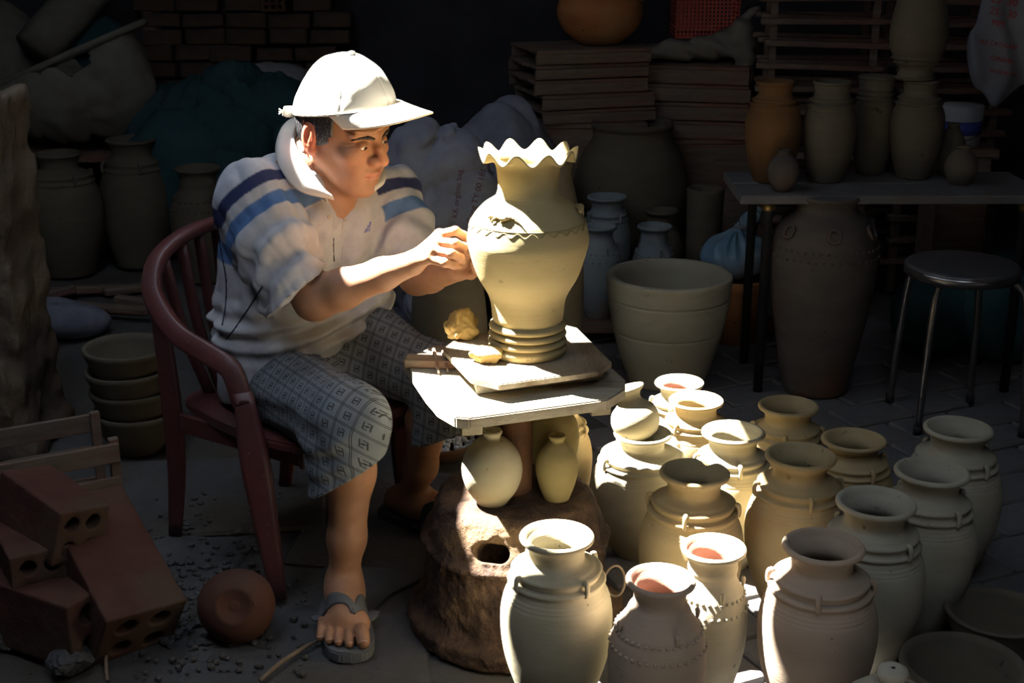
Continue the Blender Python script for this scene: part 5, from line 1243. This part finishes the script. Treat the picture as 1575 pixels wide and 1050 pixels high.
def paint(wt, rgb):
    global c
    wt = wt[:, None]; c = c * (1 - wt) + np.array(rgb, np.float32) * wt
for S0, D, sd in ((RS, ARD, sideR), (LS, LRD, sideL)):
    v = (V - A3(S0)) @ A3(D); w = (V - A3(S0)) @ A3(TF) + .012; k = v + np.where(w > 0, .28 * w, -.75 * w); near = np.clip(sd / .003, 0, 1)
    paint(near * soft(k, -.30, .004), (.37, .38, .42)); paint(near * soft(k, .004, .040), (.028, .034, .085)); paint(near * soft(k, .070, .112), (.075, .14, .28))
set_color(ms, c)
M['shirt'] = tint_mat('polo_cloth', .95, .1, 420, .3, .0012)
shift_mesh(ms, PR); shirt = obj('polo_shirt', ms, M['shirt'], man, label='grey polo shirt with navy and blue shoulder bands')
# collar
def strip(nu, nv, fn, thick, name, mat, parent):
    V = [Vector(fn(i / (nu - 1), j / (nv - 1))) - PR for i in range(nu) for j in range(nv)]
    Fc = [(i * nv + j, i * nv + j + 1, (i + 1) * nv + j + 1, (i + 1) * nv + j) for i in range(nu - 1) for j in range(nv - 1)]
    o = obj(name, mesh_from(V, Fc), M[mat], parent); m = o.modifiers.new('thick', 'SOLIDIFY'); m.thickness = thick; m.offset = 1; return o
CI = [T(504, 297, 2.978), T(480, 264, 2.995), T(460, 234, 3.03), T(452, 208, 3.09), T(462, 186, 3.16), T(490, 184, 3.21), (T(520, 196, 3.245)), T(548, 216, 3.22), T(566, 250, 3.15), T(572, 272, 3.09), T(566, 285, 3.035)]
CO = [T(514, 308, 2.962), T(459, 293, 2.950), T(429, 255, 2.985), T(424, 221, 3.08), T(440, 190, 3.20), T(482, 182, 3.27), T(530, 192, 3.30), T(575, 218, 3.27), T(592, 256, 3.18), T(592, 280, 3.10), T(577, 294, 3.02)]
CIp, COp = catmull(CI, 8), catmull(CO, 8)
def lerp_path(P_, u): 
    x = u * (len(P_) - 1); i = min(int(x), len(P_) - 2); return Vector(P_[i]).lerp(Vector(P_[i + 1]), x - i)
def collar(u, v):
    top, bot = lerp_path(CIp, u), lerp_path(COp, u); ctr = NC + Vector((0, 0, .02))
    if v < .25:
        k = v / .25; inn = top.lerp(ctr, .12) + Vector((0, 0, -.035)); return inn.lerp(top, k)
    k = (v - .25) / .75; p = top.lerp(bot, k); out = (bot - ctr); out.z = 0; return p + (out.normalized() * .009 + Vector((0, 0, .007))) * math.sin(math.pi * k)
M['collar'] = grain('ribbed_collar', (.50, .47, .45), (.57, .54, .51), None, 9, rough=.95, bstr=.2, bscale=200)
strip(81, 13, collar, .0035, 'collar', 'collar', shirt)
# find a point on a surface under an image point (to sew on buttons and piping)
def on_shirt(px, py, lift=.0): 
    p = hit(shirt_f, px, py); return None if p is None else p - _ray(px, py).normalized() * lift
def sew(pts, r, name, mat, parent=shirt, f=shirt_f):
    q = [hit(f, k[0], k[1]) for k in catmull(pts, 10)]; q = [k - PR - _F * .0008 for k in q if k is not None]
    if len(q) > 2: return obj(name, tube_mesh(q, r, 6), M[mat], parent)
m_, nt_, b_ = new_mat('navy_piping', .9, .1); b_.inputs['Base Color'].default_value = (.018, .02, .035, 1); M['piping'] = m_
m_, nt_, b_ = new_mat('blue_thread', .9, .1); b_.inputs['Base Color'].default_value = (.14, .14, .42, 1); M['thread'] = m_
m_, nt_, b_ = new_mat('placket_cloth', .95, .1); b_.inputs['Base Color'].default_value = (.40, .37, .365, 1); M['placket'] = m_
m_, nt_, b_ = new_mat('shirt_button', .4, .4); b_.inputs['Base Color'].default_value = (.42, .36, .30, 1); M['button'] = m_
sew([(334, 345), (340, 385), (348, 430), (347, 470), (342, 500)], .0021, 'side_piping', 'piping')
sew([(404, 440), (385, 470), (365, 500), (348, 522)], .0021, 'side_piping', 'piping')
sew([(513, 366), (513, 385), (514, 402)], .0016, 'placket_edge', 'piping')
sew([(528, 330), (527, 360), (528, 400)], .0012, 'placket_seam', 'placket'); sew([(514, 403), (521, 402), (528, 401)], .0012, 'placket_seam', 'placket')
for (px, py) in ((506, 334), (531, 338)):
    p = on_shirt(px, py, .001)
    if p is not None:
        o = obj('button', lathe_mesh([(0, 0), (.0055, 0), (.006, .0012), (.0045, .002), (.003, .0014), (0, .0014)], 16), M['button'], shirt, p - PR); o.rotation_mode = 'QUATERNION'; o.rotation_quaternion = (TF * .8 + Vector((0, 0, .5))).to_track_quat('Z', 'Y')
# three slanted bars embroidered on the chest
for (a, b) in (((560, 358), (563, 352)), ((563.5, 357), (566.5, 346)), ((567, 355.5), (569.5, 341))): 
    q = [hit(shirt_f, a[0] + (b[0] - a[0]) * k, a[1] + (b[1] - a[1]) * k) for k in (0, .5, 1)]
    if all(x is not None for x in q): obj('embroidered_bar', tube_mesh([x - PR for x in q], .0024, 6), M['thread'], shirt)
# ---------------- shorts
RH2, LH2 = J(430, 590, 3.21), J(550, 530, 3.37)
HR2, HL2 = J(532, 755, 2.81), J(678, 680, 3.15)
HRD = Vector((.62, -.15, -1)).normalized(); HLD = Vector((.45, -.1, -1)).normalized()
def shorts_f(P):
    a = chain(P, [RH2, RK + Vector((-.015, .01, .0)), HR2], [.112, .086, .086], .05)
    a = a + .005 * ridged(P, 22, .5) + .0035 * np.sin(((P - A3(RK)) @ A3(Vector((-.6, -.2, .75)))) * 120 + 2 * wob(P, 14)) * np.clip((-.30 - P[:, 0]) * 12, 0, 1)
    a = smax(a, (P - A3(J(538, 728, 2.81))) @ A3(HRD), .003); 
    b = chain(P, [LH2, LK, HL2], [.108, .080, .078], .05) + .005 * ridged(P, 24, 1.5); b = smax(b, (P - A3(J(682, 664, 3.15))) @ A3(HLD), .003)
    p_ = smin(cone(P, J(440, 560, 3.29), J(540, 520, 3.39), .128, .125), ellip(P, J(505, 575, 3.29), (.11, .11, .085)), .06)
    d = smin(smin(a, b, .03), p_, .06)
    return d * .85
lo, hi = bounds([RH2, LH2, RK, LK, HR2, HL2], .15); mo = sdf_mesh(shorts_f, lo, hi, .0038)
V = verts_np(mo)
def leg_uv(a, k, e, Vv, off):
    # length along the bent leg and arc length round it
    d1 = (k - a).normalized(); d2 = (e - k).normalized(); up = Vector((0, 0, 1))
    s1 = d1.cross(up).normalized(); dg = (d1 + d2).normalized(); npp = s1.cross(dg).normalized(); q = Vv - A3(k)
    return np.stack([1.15 * (q @ A3(dg)), -(q @ A3(s1)) + q @ A3(npp), np.full(len(Vv), off)], -1)
dR = cone(V, RH2, RK, .1, .1); dR = np.minimum(dR, cone(V, RK, HR2, .1, .1)); dL = np.minimum(cone(V, LH2, LK, .1, .1), cone(V, LK, HL2, .1, .1))
uv = np.where((dR < dL)[:, None], leg_uv(RH2, RK, HR2, V, 0), leg_uv(LH2, LK, HL2, V, 1)).astype(np.float32)
ua = mo.attributes.new('puv', 'FLOAT_VECTOR', 'POINT'); ua.data.foreach_set('vector', uv.ravel())
m, nt, b = new_mat('patterned_shorts', .95, .1); at_n = nt.nodes.new('ShaderNodeAttribute'); at_n.attribute_name = 'puv'; sx = nt.nodes.new('ShaderNodeSeparateXYZ'); nt.links.new(at_n.outputs['Vector'], sx.inputs[0])
u, v = S(nt, sx.outputs[0]), S(nt, sx.outputs[1]); cell = 1 / .050
p1 = (u + v) * (cell * .72); p2 = (u - v) * (cell * .72)
def lines(q):
    f = q.frac(); return (f - .07).abs().lt(.02).mx((f - .16).abs().lt(.02))
a = (p1 + .89).frac() - .5; c_ = (p2 + .89).frac() - .5
def rect(x, y, x0, x1, y0, y1): return x.gt(x0).mn(x.lt(x1)).mn(y.gt(y0)).mn(y.lt(y1))
def F(x, y): return rect(x, y, -.18, -.12, -.20, .22).mx(rect(x, y, -.18, .03, .16, .22)).mx(rect(x, y, -.12, .05, -.0, .06))
na, nc = a * -1.0, c_ * -1.0
gl = F(a, c_).mx(F(na, nc)); pat = lines(p1).mx(lines(p2)).mx(gl)
n1 = noise(nt, 9, 4, .6, objco(nt)); base = ramp(nt, n1.outputs[0], [(.3, (.125, .137, .148)), (.7, (.19, .205, .218))])
nt.links.new(mixc(nt, (pat * .86).k, base, (.022, .024, .026)), b.inputs['Base Color']); n4 = noise(nt, 350, 3, .6, objco(nt)); bump(nt, b, n4.outputs[0], .3, .0012); M['shorts'] = m
shift_mesh(mo, PR); shorts = obj('shorts', mo, M['shorts'], man, label='grey shorts with a dark lattice and emblem print')
# hem stitching of the near leg
# ---------------- sandals
def sandal(ank, dvec, right, mat, label):
    d, inn, heel = foot_parts(ank, dvec, right); t = thing('flip_flop', label, 'sandal', (heel.x, heel.y, 0), 'flip-flops the man wears'); base = Vector((heel.x, heel.y, 0))
    out = []
    for k in range(40):
        a = 2 * math.pi * k / 40; y = math.cos(a); x = math.sin(a)
        ln = .100 + .162 * y; wd = (.058 + .012 * y) * math.copysign(abs(x) ** .55, x)
        out.append(d * ln + inn * (wd - .006 + .012 * max(0, y)))
    poly = [(p.x, p.y) for p in out]
    obj('sole', prism_mesh(poly, .001, .029, .004), M[mat], t)
    Z = Vector((0, 0, 1)); toe = d * .188 + inn * .014 + Z * .030
    zs_ = np.linspace(.028, .16, 90).astype(np.float32)
    def top(p):
        P = np.stack([np.full(90, p.x + base.x), np.full(90, p.y + base.y), zs_], -1).astype(np.float32); v = foot_f(P, ank, dvec, right)
        i = np.nonzero(v < 0)[0]; return float(zs_[i[-1]]) if len(i) else .028
    for s in (1, -1):
        ctl = catmull([(.188, .014, .004), (.164, .018 + .012 * s, .010), (.136, .006 + .036 * s, .014), (.112, .058 * s, .014), (.092, .068 * s - .002, .012)], 6); rows = []
        for k, (dd, ii, wd) in enumerate(ctl):
            nx = ctl[min(k + 1, len(ctl) - 1)] - ctl[max(k - 1, 0)]; nx = nx[:2] / (np.linalg.norm(nx[:2]) + 1e-9); pr_ = (-nx[1], nx[0])
            row = []
            for e in (-1, -.5, 0, .5, 1):
                q = d * (dd + pr_[0] * wd * e) + inn * (ii + pr_[1] * wd * e); q.z = top(q) + .004; row.append(q)
            rows.append(row)
        Vs = [q for r_ in rows for q in r_]
        # relax heights along the strap so that it bridges the toes
        zz_ = np.array([q.z for q in Vs]).reshape(-1, 5)
        for _ in range(4): zz_[1:-1] = np.maximum(zz_[1:-1], (zz_[:-2] + zz_[2:]) / 2)
        for q, z in zip(Vs, zz_.ravel()): q.z = float(z)
        Fs = [(i * 5 + j, i * 5 + j + 1, (i + 1) * 5 + j + 1, (i + 1) * 5 + j) for i in range(len(rows) - 1) for j in range(4)]
        o = obj('strap', mesh_from(Vs, Fs), M[mat], t); mm = o.modifiers.new('thick', 'SOLIDIFY'); mm.thickness = .004; mm.offset = 0
    obj('toe_post', tube_mesh([toe - Z * .002, toe + Z * .032 - d * .013], .0042, 8), M[mat], t)
    return t
sandal(RA, RFD, True, 'rubber', 'grey rubber flip-flop on the man\'s near foot')
sandal(LA, LFD, False, 'darkrubber', 'dark flip-flop on the man\'s far foot beside the wheel base')
# ---------------- chair
FLf = onz(430, 922); ca_ = math.radians(38); CF = Vector((math.cos(ca_), -math.sin(ca_), 0)); CL = Vector((math.sin(ca_), math.cos(ca_), 0)); HW = .265; CC = FLf + CL * HW
ch = thing('armchair', 'worn maroon plastic armchair with a fanned slat back, under the seated man', 'chair', (CC.x, CC.y, 0))
def loc_c(p): q = p - Vector((CC.x, CC.y, 0)); return (q.dot(CF), q.dot(CL), q.z)
def wor(f, l, z): return CF * f + CL * l + Vector((0, 0, z))
arm = [(-.085, -.265, .480), (-.112, -.265, .545), (-.135, -.267, .566), (-.198, -.27, .583), (-.304, -.27, .612), (-.387, -.26, .671), (-.429, -.235, .715), (-.453, -.19, .760), (-.462, -.12, .791), (-.466, -.04, .806)]
mid = (-.466, 0, .808)
path = [wor(*a) for a in arm] + [wor(a[0], -a[1], a[2]) for a in arm[::-1]]
n_p = len(path)
obj('arm_and_back_rail', tube_mesh(path, 1.0, 12, flat=(.026, .015), smooth_n=6), M['plastic'], ch)
def flatleg(pts, w, name): return obj(name, tube_mesh(pts, w, 10, flat=(1.0, .42), smooth_n=4), M['plastic'], ch)
for s in (-1, 1):
    top_ = wor(arm[0][0], arm[0][1] * -s, arm[0][2] + .03)
    f0 = wor(0, -HW, 0) if s < 0 else wor(-.116, .306, 0)
    flatleg([f0, f0.lerp(top_, .35), f0.lerp(top_, .68), top_], [.019, .030, .036, .024], 'front_leg')
    b0 = wor(-.475, (HW - .07) * s, 0)
    flatleg([b0, wor(-.44, .20 * s, .2), wor(-.42, .215 * s, .40), wor(-.43, .22 * s, .60), wor(-.435, .228 * s, .705)], [.018, .024, .026, .022, .016], 'back_leg')
sw, sd = HW * .86, .40
sp = [wor(.03, -sw, 0), wor(.045, 0, 0), wor(.03, sw, 0), wor(-sd, sw * .82, 0), wor(-sd - .02, 0, 0), wor(-sd, -sw * .82, 0)]
spoly = catmull([(p.x, p.y) for p in sp], 5, True)
obj('seat', prism_mesh([tuple(p) for p in spoly], .37, .395, .006), M['plastic'], ch)
for s in (-1, 1): obj('seat_apron', box_mesh(.40, .014, .05, .003), M['plastic'], ch, tuple(wor(-.18, sw * .90 * s, .325)), (0, 0, math.atan2(CF.y, CF.x) - .08 * s))
obj('front_apron', box_mesh(.014, sw * 1.7, .06, .003), M['plastic'], ch, tuple(wor(.02, 0, .318)), (0, 0, math.atan2(CF.y, CF.x)))
for i in range(7):
    l = -.18 + .06 * i; k = abs(l) / .18
    obj('back_slat', tube_mesh([wor(-sd + .01, l * .62, .385), wor(-sd - .04, l * .8, .56), wor(mid[0] + .004 + .012 * k, l * 1.0, mid[2] - .004 - .045 * k * k)], 1.0, 8, flat=(.015, .005), smooth_n=4), M['plastic'], ch)
